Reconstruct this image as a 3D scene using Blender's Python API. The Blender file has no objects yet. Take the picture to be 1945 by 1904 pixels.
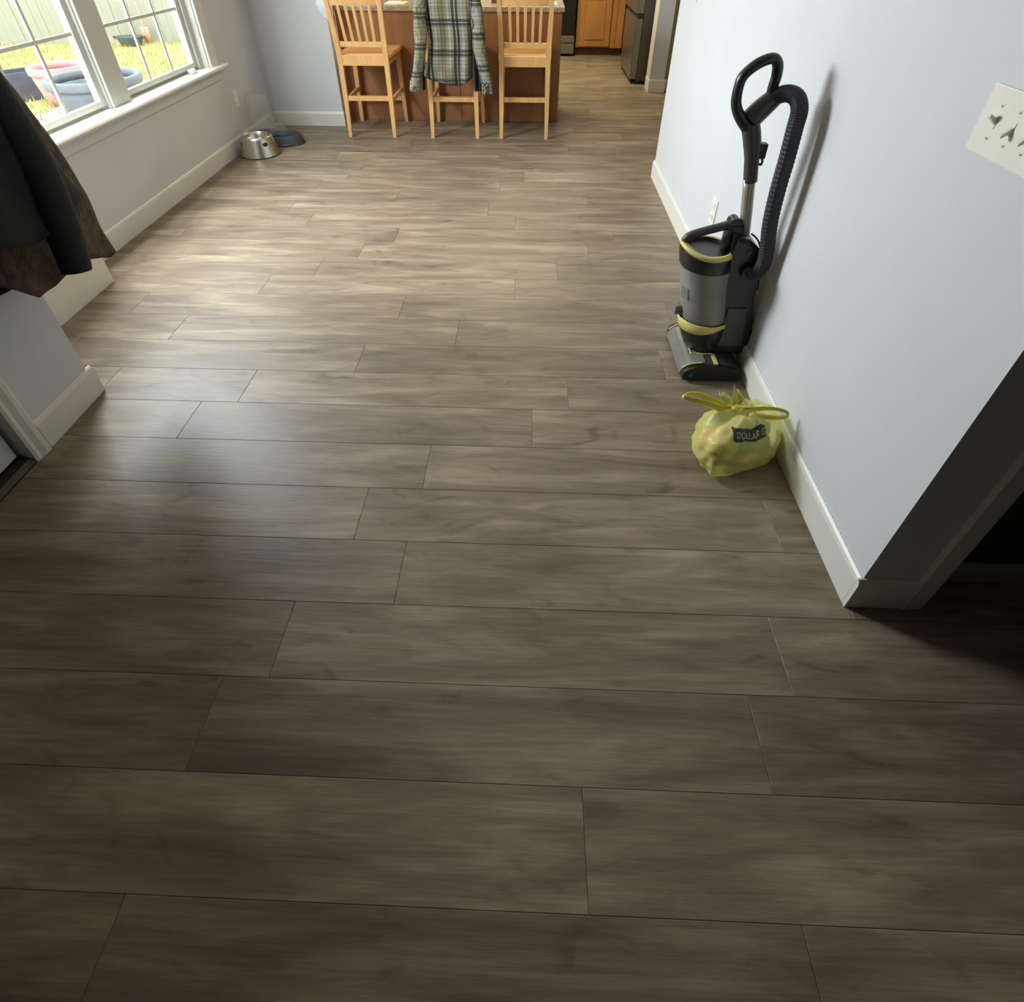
import bpy, bmesh, math, random
from mathutils import Vector, Matrix, noise

random.seed(4)
S = bpy.context.scene
COL = S.collection

# ------------------------------------------------------------------ camera
W, H = 1945, 1904
CAM_F, CAM_CY = 1075.38, 700.0          # focal length and principal row, in pixels
R_ = Vector((0.9994470651, 0.0331037342, 0.0031155775))
D_ = Vector((0.0229975704, -0.6205581659, -0.7838231143))
F_ = Vector((-0.0240140750, 0.7834613619, -0.6209763431))
cam_d = bpy.data.cameras.new('camera')
cam = bpy.data.objects.new('camera', cam_d)
COL.objects.link(cam)
cam_d.sensor_fit = 'HORIZONTAL'
cam_d.sensor_width = 36.0
cam_d.lens = CAM_F / W * 36.0
cam_d.shift_y = (CAM_CY - H / 2) / W
cam_d.clip_start = 0.05
cam.matrix_world = Matrix(((R_.x, -D_.x, -F_.x, 0), (R_.y, -D_.y, -F_.y, 0), (R_.z, -D_.z, -F_.z, 1.5), (0, 0, 0, 1)))
S.camera = cam

# ------------------------------------------------------------------ light
S.view_settings.view_transform = 'Standard'
S.view_settings.look = 'None'
S.view_settings.gamma = 1.0
S.view_settings.use_curve_mapping = False
S.view_settings.exposure = 0.15
world = bpy.data.worlds.new('world')
S.world = world
world.use_nodes = True
bg = world.node_tree.nodes['Background']
bg.inputs[0].default_value = (0.80, 0.92, 1.0, 1)
bg.inputs[1].default_value = 3.9


def area(name, loc, rot, sx, sy, power, col, spread=180):
    d = bpy.data.lights.new(name, 'AREA')
    d.shape = 'RECTANGLE'
    d.size, d.size_y = sx, sy
    d.energy = power
    d.color = col
    d.spread = math.radians(spread)
    o = bpy.data.objects.new(name, d)
    o.location = loc
    o.rotation_euler = rot
    COL.objects.link(o)
    return o


# added area lights in the upper twin window (above the picture), boosting the daylight
for wy, wp in ((2.96, 124), (4.05, 26)):
    area('window_fill_light', (-2.56, wy, 1.74), (0, math.radians(-56), 0), 0.72, 0.92, wp, (0.86, 0.93, 1.0), 160)
# warm kitchen ceiling lamp
area('kitchen_lamp', (-0.2, 7.7, 2.40), (0, 0, 0), 1.3, 0.7, 74, (1.0, 0.89, 0.62))
area('peninsula_fill', (-0.30, 5.95, 2.38), (0, 0, 0), 1.1, 0.35, 18, (1.0, 0.84, 0.54))  # added warm fill without a fixture, warms the top of the right wall


# ------------------------------------------------------------------ helpers
def lin(c):
    return tuple(((v / 255) / 12.92 if v / 255 <= 0.04045 else ((v / 255 + 0.055) / 1.055) ** 2.4) for v in c)


def mat(name, rgb, rough=0.5, metal=0.0, vary=0.0, scale=20.0, stretch=(1, 1, 1), bump=0.0, bscale=60.0, spec=0.5, rgb2=None):
    m = bpy.data.materials.new(name)
    m.use_nodes = True
    nt = m.node_tree
    b = nt.nodes['Principled BSDF']
    c = lin(rgb)
    b.inputs['Base Color'].default_value = (*c, 1)
    b.inputs['Roughness'].default_value = rough
    b.inputs['Metallic'].default_value = metal
    b.inputs['Specular IOR Level'].default_value = spec
    tc = nt.nodes.new('ShaderNodeTexCoord')
    mp = nt.nodes.new('ShaderNodeMapping')
    mp.inputs['Scale'].default_value = stretch
    nt.links.new(tc.outputs['Object'], mp.inputs[0])
    n = nt.nodes.new('ShaderNodeTexNoise')
    n.inputs['Scale'].default_value = scale
    n.inputs['Detail'].default_value = 5
    nt.links.new(mp.outputs[0], n.inputs[0])
    r = nt.nodes.new('ShaderNodeValToRGB')
    r.color_ramp.elements[0].position = 0.3
    r.color_ramp.elements[1].position = 0.7
    c2 = lin(rgb2) if rgb2 else tuple(v * (1 - vary) for v in c)
    r.color_ramp.elements[0].color = (*c2, 1)
    r.color_ramp.elements[1].color = (*(c if rgb2 else tuple(min(1, v * (1 + vary)) for v in c)), 1)
    nt.links.new(n.outputs[0], r.inputs[0])
    nt.links.new(r.outputs[0], b.inputs['Base Color'])
    if bump > 0:
        n2 = nt.nodes.new('ShaderNodeTexNoise')
        n2.inputs['Scale'].default_value = bscale
        n2.inputs['Detail'].default_value = 3
        nt.links.new(mp.outputs[0], n2.inputs[0])
        bp = nt.nodes.new('ShaderNodeBump')
        bp.inputs['Strength'].default_value = bump
        bp.inputs['Distance'].default_value = 0.01
        nt.links.new(n2.outputs[0], bp.inputs['Height'])
        nt.links.new(bp.outputs[0], b.inputs['Normal'])
    return m


def film(name, rgb, clear, rough=0.1, tint=None):
    """thin see-through sheet: part clear, part glossy film"""
    m = bpy.data.materials.new(name)
    m.use_nodes = True
    nt = m.node_tree
    b = nt.nodes['Principled BSDF']
    b.inputs['Base Color'].default_value = (*lin(rgb), 1)
    b.inputs['Roughness'].default_value = rough
    t = nt.nodes.new('ShaderNodeBsdfTransparent')
    t.inputs[0].default_value = (*(tint or (1, 1, 1)), 1)
    mx = nt.nodes.new('ShaderNodeMixShader')
    n = nt.nodes.new('ShaderNodeTexNoise')
    n.inputs['Scale'].default_value = 14
    tc = nt.nodes.new('ShaderNodeTexCoord')
    nt.links.new(tc.outputs['Object'], n.inputs[0])
    mr = nt.nodes.new('ShaderNodeMapRange')
    mr.inputs[3].default_value = min(1, clear + 0.06)
    mr.inputs[4].default_value = max(0, clear - 0.06)
    nt.links.new(n.outputs[0], mr.inputs[0])
    nt.links.new(mr.outputs[0], mx.inputs[0])
    nt.links.new(b.outputs[0], mx.inputs[1])
    nt.links.new(t.outputs[0], mx.inputs[2])
    nt.links.new(mx.outputs[0], nt.nodes['Material Output'].inputs[0])
    return m


def obj(name, bm, m, parent=None, smooth=False, loc=None):
    me = bpy.data.meshes.new(name)
    bmesh.ops.recalc_face_normals(bm, faces=bm.faces[:])
    bm.to_mesh(me)
    bm.free()
    if smooth:
        for p in me.polygons:
            p.use_smooth = True
    me.materials.append(m)
    o = bpy.data.objects.new(name, me)
    COL.objects.link(o)
    if parent is not None:
        o.parent = parent
    if loc is not None:
        o.location = loc
    return o


def auto(o, ang=40):
    me = o.data
    for p in me.polygons:
        p.use_smooth = True
    me.set_sharp_from_angle(angle=math.radians(ang))
    return o


def tag(o, label=None, cat=None, group=None, kind=None):
    if label:
        o['label'] = label
    if cat:
        o['category'] = cat
    if group:
        o['group'] = group
    if kind:
        o['kind'] = kind
    return o


def empty(name, loc, label, cat, group=None, rz=0):
    o = bpy.data.objects.new(name, None)
    o.empty_display_size = 0.1
    o.location = loc
    o.rotation_euler = (0, 0, rz)
    COL.objects.link(o)
    return tag(o, label, cat, group)


def copy_tree(o, parent=None):
    c = o.copy()
    COL.objects.link(c)
    if parent is not None:
        c.parent = parent
    for ch in list(o.children):
        copy_tree(ch, c)
    return c


def B():
    return bmesh.new()


def box(bm, x0, x1, y0, y1, z0, z1, bev=0.0):
    t = bmesh.new()
    bmesh.ops.create_cube(t, size=1)
    for v in t.verts:
        v.co = Vector((x0 + (v.co.x + .5) * (x1 - x0), y0 + (v.co.y + .5) * (y1 - y0), z0 + (v.co.z + .5) * (z1 - z0)))
    if bev > 0:
        bmesh.ops.bevel(t, geom=t.edges[:] , offset=bev, segments=2, affect='EDGES', profile=0.7)
    join(bm, t)
    return bm


def join(bm, t):
    mp = {}
    for v in t.verts:
        mp[v] = bm.verts.new(v.co)
    for f in t.faces:
        try:
            bm.faces.new([mp[v] for v in f.verts])
        except ValueError:
            pass
    t.free()


def rings(bm, rs, cap=True, closed=False):
    """skin a list of equal length rings of points"""
    vr = [[bm.verts.new(p) for p in r] for r in rs]
    n = len(vr[0])
    m = len(vr)
    for i in range(m if closed else m - 1):
        a, b = vr[i], vr[(i + 1) % m]
        for j in range(n):
            bm.faces.new((a[j], a[(j + 1) % n], b[(j + 1) % n], b[j]))
    if cap and not closed:
        bm.faces.new(vr[0])
        bm.faces.new(vr[-1][::-1])
    return bm


def smooth_path(pts, sub=4, closed=False):
    P = [Vector(p) for p in pts]
    out = []
    n = len(P)
    rng = n if closed else n - 1
    for i in range(rng):
        if closed:
            p0, p1, p2, p3 = P[(i - 1) % n], P[i], P[(i + 1) % n], P[(i + 2) % n]
        else:
            p0, p1, p2, p3 = P[max(i - 1, 0)], P[i], P[i + 1], P[min(i + 2, n - 1)]
        for k in range(sub):
            t = k / sub
            out.append(0.5 * ((2 * p1) + (p2 - p0) * t + (2 * p0 - 5 * p1 + 4 * p2 - p3) * t * t + (3 * p1 - p0 - 3 * p2 + p3) * t ** 3))
    if not closed:
        out.append(P[-1])
    return out


def tube(bm, pts, r, n=10, sub=4, closed=False, flat=1.0, ref=None, cap=True, ribs=0.0, sq=False):
    """tube along a smoothed path; r a number or one radius per control point; flat squashes along the second axis"""
    path = smooth_path(pts, sub, closed) if sub > 1 else [Vector(p) for p in pts]
    m = len(path)
    if isinstance(r, (int, float)):
        rad = [r] * m
    else:
        k = len(r)
        rad = []
        for i in range(m):
            t = i / max(1, m - 1) * (k - 1)
            a = min(int(t), k - 2)
            rad.append(r[a] + (r[a + 1] - r[a]) * (t - a))
    rs = []
    up = Vector(ref) if ref else None
    for i, p in enumerate(path):
        if closed:
            d = path[(i + 1) % m] - path[(i - 1) % m]
        else:
            d = path[min(i + 1, m - 1)] - path[max(i - 1, 0)]
        d.normalize()
        if up is None:
            up = Vector((0, 0, 1)) if abs(d.z) < 0.9 else Vector((1, 0, 0))
        u = (up - d * up.dot(d))
        if u.length < 1e-4:
            u = d.orthogonal()
        u.normalize()
        if ref is None:
            up = u
        v = d.cross(u)
        rr = rad[i] + (ribs if i % 2 else 0)
        rs.append([p + u * math.cos(2 * math.pi * (j + (.5 if sq else 0)) / n) * rr + v * math.sin(2 * math.pi * (j + (.5 if sq else 0)) / n) * rr * flat for j in range(n)])
    return rings(bm, rs, cap, closed)


def lathe(bm, prof, cx=0, cy=0, n=28, sx=1.0, sy=1.0, cap=True, axis=None):
    rs = []
    for r, z in prof:
        r = max(r, 1e-4)
        ox, oy = (axis[0] * z, axis[1] * z) if axis else (0, 0)
        rs.append([(cx + ox + r * sx * math.cos(2 * math.pi * j / n), cy + oy + r * sy * math.sin(2 * math.pi * j / n), z) for j in range(n)])
    return rings(bm, rs, cap)


def prism(bm, poly, axis, a, b):
    """extrude a 2d polygon along axis 0/1/2 from a to b"""
    def P(p, t):
        q = list(p)
        q.insert(axis, t)
        return q
    va = [bm.verts.new(P(p, a)) for p in poly]
    vb = [bm.verts.new(P(p, b)) for p in poly]
    n = len(poly)
    bm.faces.new(va)
    bm.faces.new(vb[::-1])
    for i in range(n):
        bm.faces.new((va[i], va[(i + 1) % n], vb[(i + 1) % n], vb[i]))
    return bm


def bar(bm, a, b, w, d, w2=None, d2=None, bev=0.0):
    """rectangular bar between two points; w along x, d along y (sections level)"""
    w2 = w if w2 is None else w2
    d2 = d if d2 is None else d2
    t = bmesh.new()
    rs = []
    for p, ww, dd in ((a, w, d), (b, w2, d2)):
        rs.append([(p[0] + sx * ww / 2, p[1] + sy * dd / 2, p[2]) for sx, sy in ((-1, -1), (1, -1), (1, 1), (-1, 1))])
    rings(t, rs)
    if bev:
        bmesh.ops.bevel(t, geom=t.edges[:], offset=bev, segments=2, affect='EDGES')
    join(bm, t)
    return bm


def struct(name, bm, m, parent=None, smooth=False):
    o = obj(name, bm, m, parent, smooth)
    if parent is None:
        o['kind'] = 'structure'
    return o


# ------------------------------------------------------------------ materials
M_wall = mat('wall_paint', (202, 203, 203), 0.62, vary=0.02, scale=3, bump=0.06, bscale=220)
M_ceil = mat('ceiling_paint', (215, 212, 205), 0.85, vary=0.02, bump=0.1, bscale=90)
M_trim = mat('white_trim', (214, 210, 198), 0.38, vary=0.02, scale=5)
M_hallwall = mat('hall_paint_warmlit', (178, 162, 110), 0.7, vary=0.03, scale=3)  # yellow tint of the warm light is mixed into this wall colour
M_dark = mat('unlit_shade_paint', (52, 50, 46), 0.8, vary=0.1)  # dark tone puts the shade of the unlit hall into the walls
M_door = mat('door_white', (205, 205, 192), 0.45, vary=0.02)
M_bronze = mat('bronze_threshold', (62, 54, 46), 0.45, metal=0.6, vary=0.2)
M_vinyl = mat('window_vinyl', (198, 196, 186), 0.4, vary=0.02)
M_base = mat('floor_base', (50, 43, 36), 0.9, vary=0.1)
M_oak = mat('stool_oak', (216, 166, 106), 0.42, vary=0.10, scale=6, stretch=(7, 7, .9), bump=0.02)
M_island = mat('island_wood', (152, 102, 60), 0.5, vary=0.16, scale=3, stretch=(4, 4, .6), bump=0.02)
M_cab = mat('cabinet_maple', (164, 112, 58), 0.4, vary=0.14, scale=3, stretch=(4, 4, .6), bump=0.02)
M_toe = mat('toe_kick', (92, 62, 34), 0.7, vary=0.1)
M_stone = mat('counter_stone', (186, 168, 142), 0.22, scale=60, rgb2=(128, 108, 86), bump=0.0)
M_steel = mat('brushed_steel', (150, 148, 140), 0.32, metal=0.9, vary=0.06, scale=6, stretch=(1, 1, 30))
M_fridge = mat('fridge_side', (92, 88, 80), 0.4, metal=0.3, vary=0.05)
M_blk = mat('black_glass', (26, 23, 18), 0.18, vary=0.1)
M_plate = mat('plate_ivory', (228, 225, 210), 0.35, vary=0.02)
M_slot = mat('slot_dark', (70, 62, 52), 0.6, vary=0.1)
M_bowl = mat('bowl_steel', (196, 190, 176), 0.30, metal=1.0, vary=0.05, scale=4, stretch=(1, 1, 18))
M_rubber = mat('black_rubber', (34, 34, 34), 0.7, vary=0.1)
M_feeder = mat('feeder_grey', (62, 64, 66), 0.5, vary=0.1)
M_tank = film('feeder_tank_clear', (200, 200, 190), 0.87, 0.08, (0.93, 0.93, 0.92))
M_vblk = mat('vacuum_black', (30, 30, 29), 0.35, vary=0.15)
M_vgry = mat('vacuum_charcoal', (62, 63, 62), 0.42, vary=0.1)
M_hose = mat('hose_black', (36, 37, 42), 0.62, vary=0.1)
M_yel = mat('vacuum_yellow', (210, 196, 116), 0.4, vary=0.08)
M_tube = mat('satin_tube', (178, 172, 152), 0.35, metal=0.5, vary=0.05)
M_dust = mat('dust_grey', (112, 104, 92), 0.95, vary=0.25, scale=25)
M_clear = film('bin_clear', (176, 174, 168), 0.50, 0.22, (0.86, 0.86, 0.85))
M_headtop = mat('head_smoke', (116, 114, 106), 0.25, vary=0.15, scale=8)
M_blue = mat('blue_dot', (40, 84, 130), 0.3, vary=0.05)
M_paper = mat('paper_white', (236, 232, 224), 0.7, vary=0.02)
M_paper2 = mat('paper_cream', (236, 220, 160), 0.7, vary=0.04)
M_cloth = mat('white_cloth', (222, 226, 232), 0.9, vary=0.04, bump=0.1)
M_cardb = mat('brown_card', (96, 74, 48), 0.8, vary=0.1)
M_coatblk = mat('coat_black', (12, 13, 15), 0.85, vary=0.3, scale=30, bump=0.3, bscale=120)
M_coatbrn = mat('coat_brown', (92, 74, 58), 0.95, scale=28, rgb2=(48, 38, 30), bump=0.5, bscale=90)
M_wcab = mat('low_cabinet_white', (214, 208, 190), 0.5, vary=0.02)


def floor_material():
    m = bpy.data.materials.new('vinyl_plank')
    m.use_nodes = True
    nt = m.node_tree
    N = nt.nodes.new
    L = nt.links.new
    b = nt.nodes['Principled BSDF']
    tc = N('ShaderNodeTexCoord')
    oi = N('ShaderNodeObjectInfo')
    add = N('ShaderNodeVectorMath')
    mul = N('ShaderNodeVectorMath')
    mul.operation = 'MULTIPLY'
    mul.inputs[1].default_value = (37, 91, 13)
    com = N('ShaderNodeCombineXYZ')
    for i in range(3):
        L(oi.outputs['Random'], com.inputs[i])
    L(com.outputs[0], mul.inputs[0])
    L(tc.outputs['Object'], add.inputs[0])
    L(mul.outputs[0], add.inputs[1])

    def nz(scale, sx, sy, det=4, rough=.55, dist=0.0):
        mp = N('ShaderNodeMapping')
        mp.inputs['Scale'].default_value = (sx, sy, 1)
        L(add.outputs[0], mp.inputs[0])
        n = N('ShaderNodeTexNoise')
        n.inputs['Scale'].default_value = scale
        n.inputs['Detail'].default_value = det
        n.inputs['Roughness'].default_value = rough
        n.inputs['Distortion'].default_value = dist
        L(mp.outputs[0], n.inputs[0])
        return n
    g1 = nz(1.0, 2.0, 13, 5, .6, .6)      # broad streaks along the board
    g2 = nz(1.0, 6.0, 120, 3, .6)         # fine grain
    g3 = nz(1.0, 4.5, 11, 3, .5, 1.5)     # knots and blotches
    r1 = N('ShaderNodeValToRGB')
    e = r1.color_ramp.elements
    e[0].position, e[0].color = .28, (*lin((104, 91, 74)), 1)
    e[1].position, e[1].color = .74, (*lin((163, 147, 122)), 1)
    k = e.new(.5)
    k.color = (*lin((129, 114, 94)), 1)
    L(g1.outputs[0], r1.inputs[0])
    r2 = N('ShaderNodeValToRGB')
    e = r2.color_ramp.elements
    e[0].position, e[0].color = .3, (.86, .86, .86, 1)
    e[1].position, e[1].color = .7, (1.08, 1.08, 1.08, 1)
    L(g2.outputs[0], r2.inputs[0])
    r3 = N('ShaderNodeValToRGB')
    e = r3.color_ramp.elements
    e[0].position, e[0].color = .24, (.68, .65, .62, 1)
    e[1].position, e[1].color = .40, (1, 1, 1, 1)
    L(g3.outputs[0], r3.inputs[0])
    rv = N('ShaderNodeMapRange')
    rv.inputs[3].default_value = .84
    rv.inputs[4].default_value = 1.14
    L(oi.outputs['Random'], rv.inputs[0])

    def mulc(a, bb):
        x = N('ShaderNodeMixRGB')
        x.blend_type = 'MULTIPLY'
        x.inputs[0].default_value = 1
        L(a, x.inputs[1])
        L(bb, x.inputs[2])
        return x.outputs[0]
    c = mulc(mulc(mulc(r1.outputs[0], r2.outputs[0]), r3.outputs[0]), rv.outputs[0])
    L(c, b.inputs['Base Color'])
    rr = N('ShaderNodeMapRange')
    rr.inputs[3].default_value = .34
    rr.inputs[4].default_value = .50
    L(g1.outputs[0], rr.inputs[0])
    L(rr.outputs[0], b.inputs['Roughness'])
    bp = N('ShaderNodeBump')
    bp.inputs['Strength'].default_value = .12
    bp.inputs['Distance'].default_value = .004
    L(g2.outputs[0], bp.inputs['Height'])
    L(bp.outputs[0], b.inputs['Normal'])
    b.inputs['Specular IOR Level'].default_value = .27
    return m


M_plank = floor_material()


def plaid_material():
    m = bpy.data.materials.new('plaid_flannel')
    m.use_nodes = True
    nt = m.node_tree
    N = nt.nodes.new
    L = nt.links.new
    b = nt.nodes['Principled BSDF']
    b.inputs['Roughness'].default_value = .95
    uv = N('ShaderNodeUVMap')
    sep = N('ShaderNodeSeparateXYZ')
    L(uv.outputs[0], sep.inputs[0])

    def band(sock, period, off, stops):
        a = N('ShaderNodeMath')
        a.operation = 'ADD'
        a.inputs[1].default_value = off + 10 * period
        L(sock, a.inputs[0])
        d = N('ShaderNodeMath')
        d.operation = 'DIVIDE'
        d.inputs[1].default_value = period
        L(a.outputs[0], d.inputs[0])
        f = N('ShaderNodeMath')
        f.operation = 'FRACT'
        L(d.outputs[0], f.inputs[0])
        r = N('ShaderNodeValToRGB')
        r.color_ramp.interpolation = 'CONSTANT'
        e = r.color_ramp.elements
        e[0].position, e[0].color = stops[0][0], (*lin(stops[0][1]), 1)
        e[1].position, e[1].color = stops[1][0], (*lin(stops[1][1]), 1)
        for p, c in stops[2:]:
            k = e.new(p)
            k.color = (*lin(c), 1)
        L(f.outputs[0], r.inputs[0])
        return r.outputs[0]
    wht, gry, dk, blu, olv = (250, 248, 242), (216, 210, 194), (112, 110, 106), (228, 230, 230), (182, 174, 150)
    u = band(sep.outputs[0], .21, .0, [(0, gry), (.08, dk), (.19, wht), (.22, dk), (.32, blu), (.52, gry), (.62, olv), (.84, gry), (.93, blu)])
    v = band(sep.outputs[1], .21, .0, [(0, gry), (.10, dk), (.19, wht), (.22, dk), (.31, gry), (.62, olv), (.66, gry)])
    fine_u = band(sep.outputs[0], .026, 0, [(0, (228, 228, 224)), (.75, (180, 184, 180))])
    fine_v = band(sep.outputs[1], .026, 0, [(0, (228, 228, 224)), (.75, (180, 184, 180))])

    def mulc(a, bb):
        x = N('ShaderNodeMixRGB')
        x.blend_type = 'MULTIPLY'
        x.inputs[0].default_value = 1
        L(a, x.inputs[1])
        L(bb, x.inputs[2])
        return x.outputs[0]
    L(mulc(mulc(u, v), mulc(fine_u, fine_v)), b.inputs['Base Color'])
    return m


M_plaid = plaid_material()
M_plaid_in = mat('flannel_inside', (44, 46, 46), 0.95, vary=0.2)

# window glass: mostly clear, faint mirror
M_glass = bpy.data.materials.new('window_glass')
M_glass.use_nodes = True
_nt = M_glass.node_tree
_t = _nt.nodes.new('ShaderNodeBsdfTransparent')
_t.inputs[0].default_value = (.97, .985, .98, 1)
_g = _nt.nodes.new('ShaderNodeBsdfGlossy')
_g.inputs['Roughness'].default_value = .02
_m = _nt.nodes.new('ShaderNodeMixShader')
_m.inputs[0].default_value = .05
_nt.links.new(_t.outputs[0], _m.inputs[1])
_nt.links.new(_g.outputs[0], _m.inputs[2])
_nt.links.new(_m.outputs[0], _nt.nodes['Material Output'].inputs[0])

# ------------------------------------------------------------------ floor and planks
XL, XR, XP = -2.378, 0.917, -1.72
YB = 5.46
fl = struct('floor', box(B(), -2.6, 3.1, -2.1, 9.9, -.10, -.008), M_base)
PW, PL = .2047, 1.31
known = {0: -.76, 1: .146, 2: -.745, 3: -.63, 4: -.353, 5: -.518, 6: -.337, 7: .03, 8: -1.137, 9: -.722, 10: -.32, 11: -.617, 12: -1.375, 13: -1.15, 14: -.965}
plank_mesh = {}


def plank(x0, x1, y0, y1):
    w, d = round(x1 - x0, 3), round(y1 - y0, 3)
    if w < .012 or d < .012:
        return
    key = (w, d)
    if key not in plank_mesh:
        bm = B()
        g, c = .0003, .0011
        rs = []
        for ins, z in ((g, -.008), (g, -.0010), (g + c, 0)):
            rs.append([bm.verts.new((sx * (w / 2 - ins), sy * (d / 2 - ins), z)) for sx, sy in ((-1, -1), (1, -1), (1, 1), (-1, 1))])
        for a, b in ((0, 1), (1, 2)):
            for j in range(4):
                bm.faces.new((rs[a][j], rs[a][(j + 1) % 4], rs[b][(j + 1) % 4], rs[b][j]))
        bm.faces.new(rs[2])
        bmesh.ops.recalc_face_normals(bm, faces=bm.faces[:])
        me = bpy.data.meshes.new('plank')
        bm.to_mesh(me)
        bm.free()
        me.materials.append(M_plank)
        plank_mesh[key] = me
    o = bpy.data.objects.new('plank', plank_mesh[key])
    o.location = ((x0 + x1) / 2, (y0 + y1) / 2, 0)
    o.parent = fl
    COL.objects.link(o)


rnd = random.Random(11)
for k in range(-4, 45):
    y0, y1 = k * PW, (k + 1) * PW
    j0 = known.get(k, rnd.uniform(-1.6, -.3))
    ym = (y0 + y1) / 2
    # x range of the row, then the extra strips where the room widens part way through a row
    if y1 <= .87:
        spans = [(XP, 1.95, y0, y1)]
    elif y0 < .87:
        spans = [(XP, XR, y0, y1), (XR, 1.95, y0, .96)]
    elif y1 <= 1.68:
        spans = [(XP, XR, y0, y1)]
    elif y0 < 1.68:
        spans = [(XP, XR, y0, y1), (XL, XP, 1.68, y1)]
    elif y1 <= 4.245:
        spans = [(XL, XR, y0, y1)]
    elif y0 < 4.245:
        spans = [(XL, XR, y0, y1), (XR, 1.9, 4.245, y1)]
    elif y1 <= YB:
        spans = [(XL, 1.9, y0, y1)]
    elif y0 < 5.68:
        spans = [(XP, 1.9, y0, min(y1, 5.68)), (.25, 1.9, 5.68, max(y1, 5.68))] + ([(XL, XP, y0, YB)] if y0 < YB else [])
    elif y0 < 6.91:
        spans = [(.25, 1.9, y0, min(y1, 6.91)), (.25, 1.30, 6.91, max(y1, 6.91))]
    else:
        spans = [(-.30, 1.30, y0, y1)]
    for xa, xb, a, b_ in spans:
        x = j0 - 4 * PL
        while x < xb:
            s, t = max(x, xa), min(x + PL, xb)
            if t - s > .012:
                plank(s, t, a, b_)
            x += PL

# ------------------------------------------------------------------ walls
CZ = 2.44
# window opening in the left wall
WY0, WY1, WZ0, WZ1 = 2.45, 4.57, .60, 2.10
b = B()
box(b, XL - .15, XL, 1.68, WY0, 0, CZ)
box(b, XL - .15, XL, WY1, YB + .22, 0, CZ)
box(b, XL - .15, XL, WY0, WY1, 0, WZ0)
box(b, XL - .15, XL, WY0, WY1, WZ1, CZ)
struct('wall_left', b, M_wall)
b = B()                                                 # short wall beside the front door, and its return
box(b, XP - .12, XP, 1.30, 1.68, 0, CZ)
box(b, XL - .15, XP - .12, 1.56, 1.68, 0, CZ)
box(b, XP - .12, XP, -2.1, .36, 0, CZ)
box(b, XP - .12, XP, .36, 1.30, 2.06, CZ)
struct('wall_door_side', b, M_wall)
struct('wall_back', box(B(), XL, XP, YB, YB + .22, 0, CZ), M_wall)
b = B()
box(b, XR, XR + .148, .87, 4.245, 0, CZ)
struct('wall_right', b, M_wall)
b = B()
box(b, 1.118, 1.95, .96, 1.06, 0, CZ)
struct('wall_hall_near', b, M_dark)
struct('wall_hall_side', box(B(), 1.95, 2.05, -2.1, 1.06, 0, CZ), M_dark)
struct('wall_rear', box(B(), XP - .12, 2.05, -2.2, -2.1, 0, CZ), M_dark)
b = B()
box(b, 1.30, 1.453, 6.91, 7.14, 0, CZ)
struct('wall_partition', b, M_wall)
struct('wall_hall_far', box(B(), 1.453, 3.0, 7.0, 7.14, 0, CZ), M_hallwall)
struct('wall_hall_right', box(B(), 1.065, 3.1, 4.10, 4.245, 0, CZ), M_wall)
struct('wall_hall_end', box(B(), 3.0, 3.1, 4.245, 7.14, 0, CZ), M_wall)
struct('wall_kitchen_right', box(B(), 1.9, 2.0, 7.14, 9.8, 0, CZ), M_wall)
struct('wall_kitchen_back', box(B(), XL, 2.0, 9.75, 9.85, 0, CZ), M_wall)
struct('wall_kitchen_left', box(B(), XL - .15, XL, YB + .22, 9.85, 0, CZ), M_wall)
struct('ceiling', box(B(), -2.6, 3.1, -2.2, 9.9, CZ, CZ + .1), M_ceil)


# baseboards: profile with a rounded top, run along x or y
def base_poly(p0, n, h=.122, t=.015):
    return [(p0, 0), (p0 + n * t, 0), (p0 + n * t, h - .018), (p0 + n * t * .75, h - .007), (p0 + n * t * .35, h), (p0, h)]


b = prism(B(), base_poly(XL, 1), 1, 1.68, YB)
struct('baseboard_left', b, M_trim)
b = prism(B(), base_poly(XP, 1), 1, 1.372, 1.695)
struct('baseboard_door_side', b, M_trim)
b = B()
t_ = prism(B(), base_poly(YB, -1), 0, XL + .015, XP + .006)
struct('baseboard_back', t_, M_trim)
b = prism(B(), base_poly(XR, -1), 1, .87, 4.245)
struct('baseboard_right', b, M_trim)
b = prism(B(), base_poly(.87, -1), 0, XR - .0145, 1.062)
struct('baseboard_right_end', b, M_trim)
b = prism(B(), base_poly(.96, -1, .075), 0, 1.12, 1.95)
struct('baseboard_hall', b, mat('hall_baseboard', (150, 146, 134), .5, vary=.03))
b = B()
prism(b, base_poly(6.91, -1, .13), 0, 1.285, 1.468)
prism(b, base_poly(1.30, -1, .13), 1, 6.91, 7.14)
prism(b, base_poly(7.0, -1, .11), 0, 1.455, 3.0)
struct('baseboard_partition', b, M_trim)
# dark doorway casing at the end of the right wall
b = B()
prism(b, [(1.062, .852), (1.118, .858), (1.125, .885), (1.118, .96), (1.066, .96), (1.062, .87)], 2, 0, 2.2)
struct('trim_1', b, M_trim)
# partition casing edge seen as a bright narrow strip
struct('trim_2', box(B(), 1.288, 1.30, 6.915, 7.13, .13, 2.2, .003), M_trim)

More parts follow.
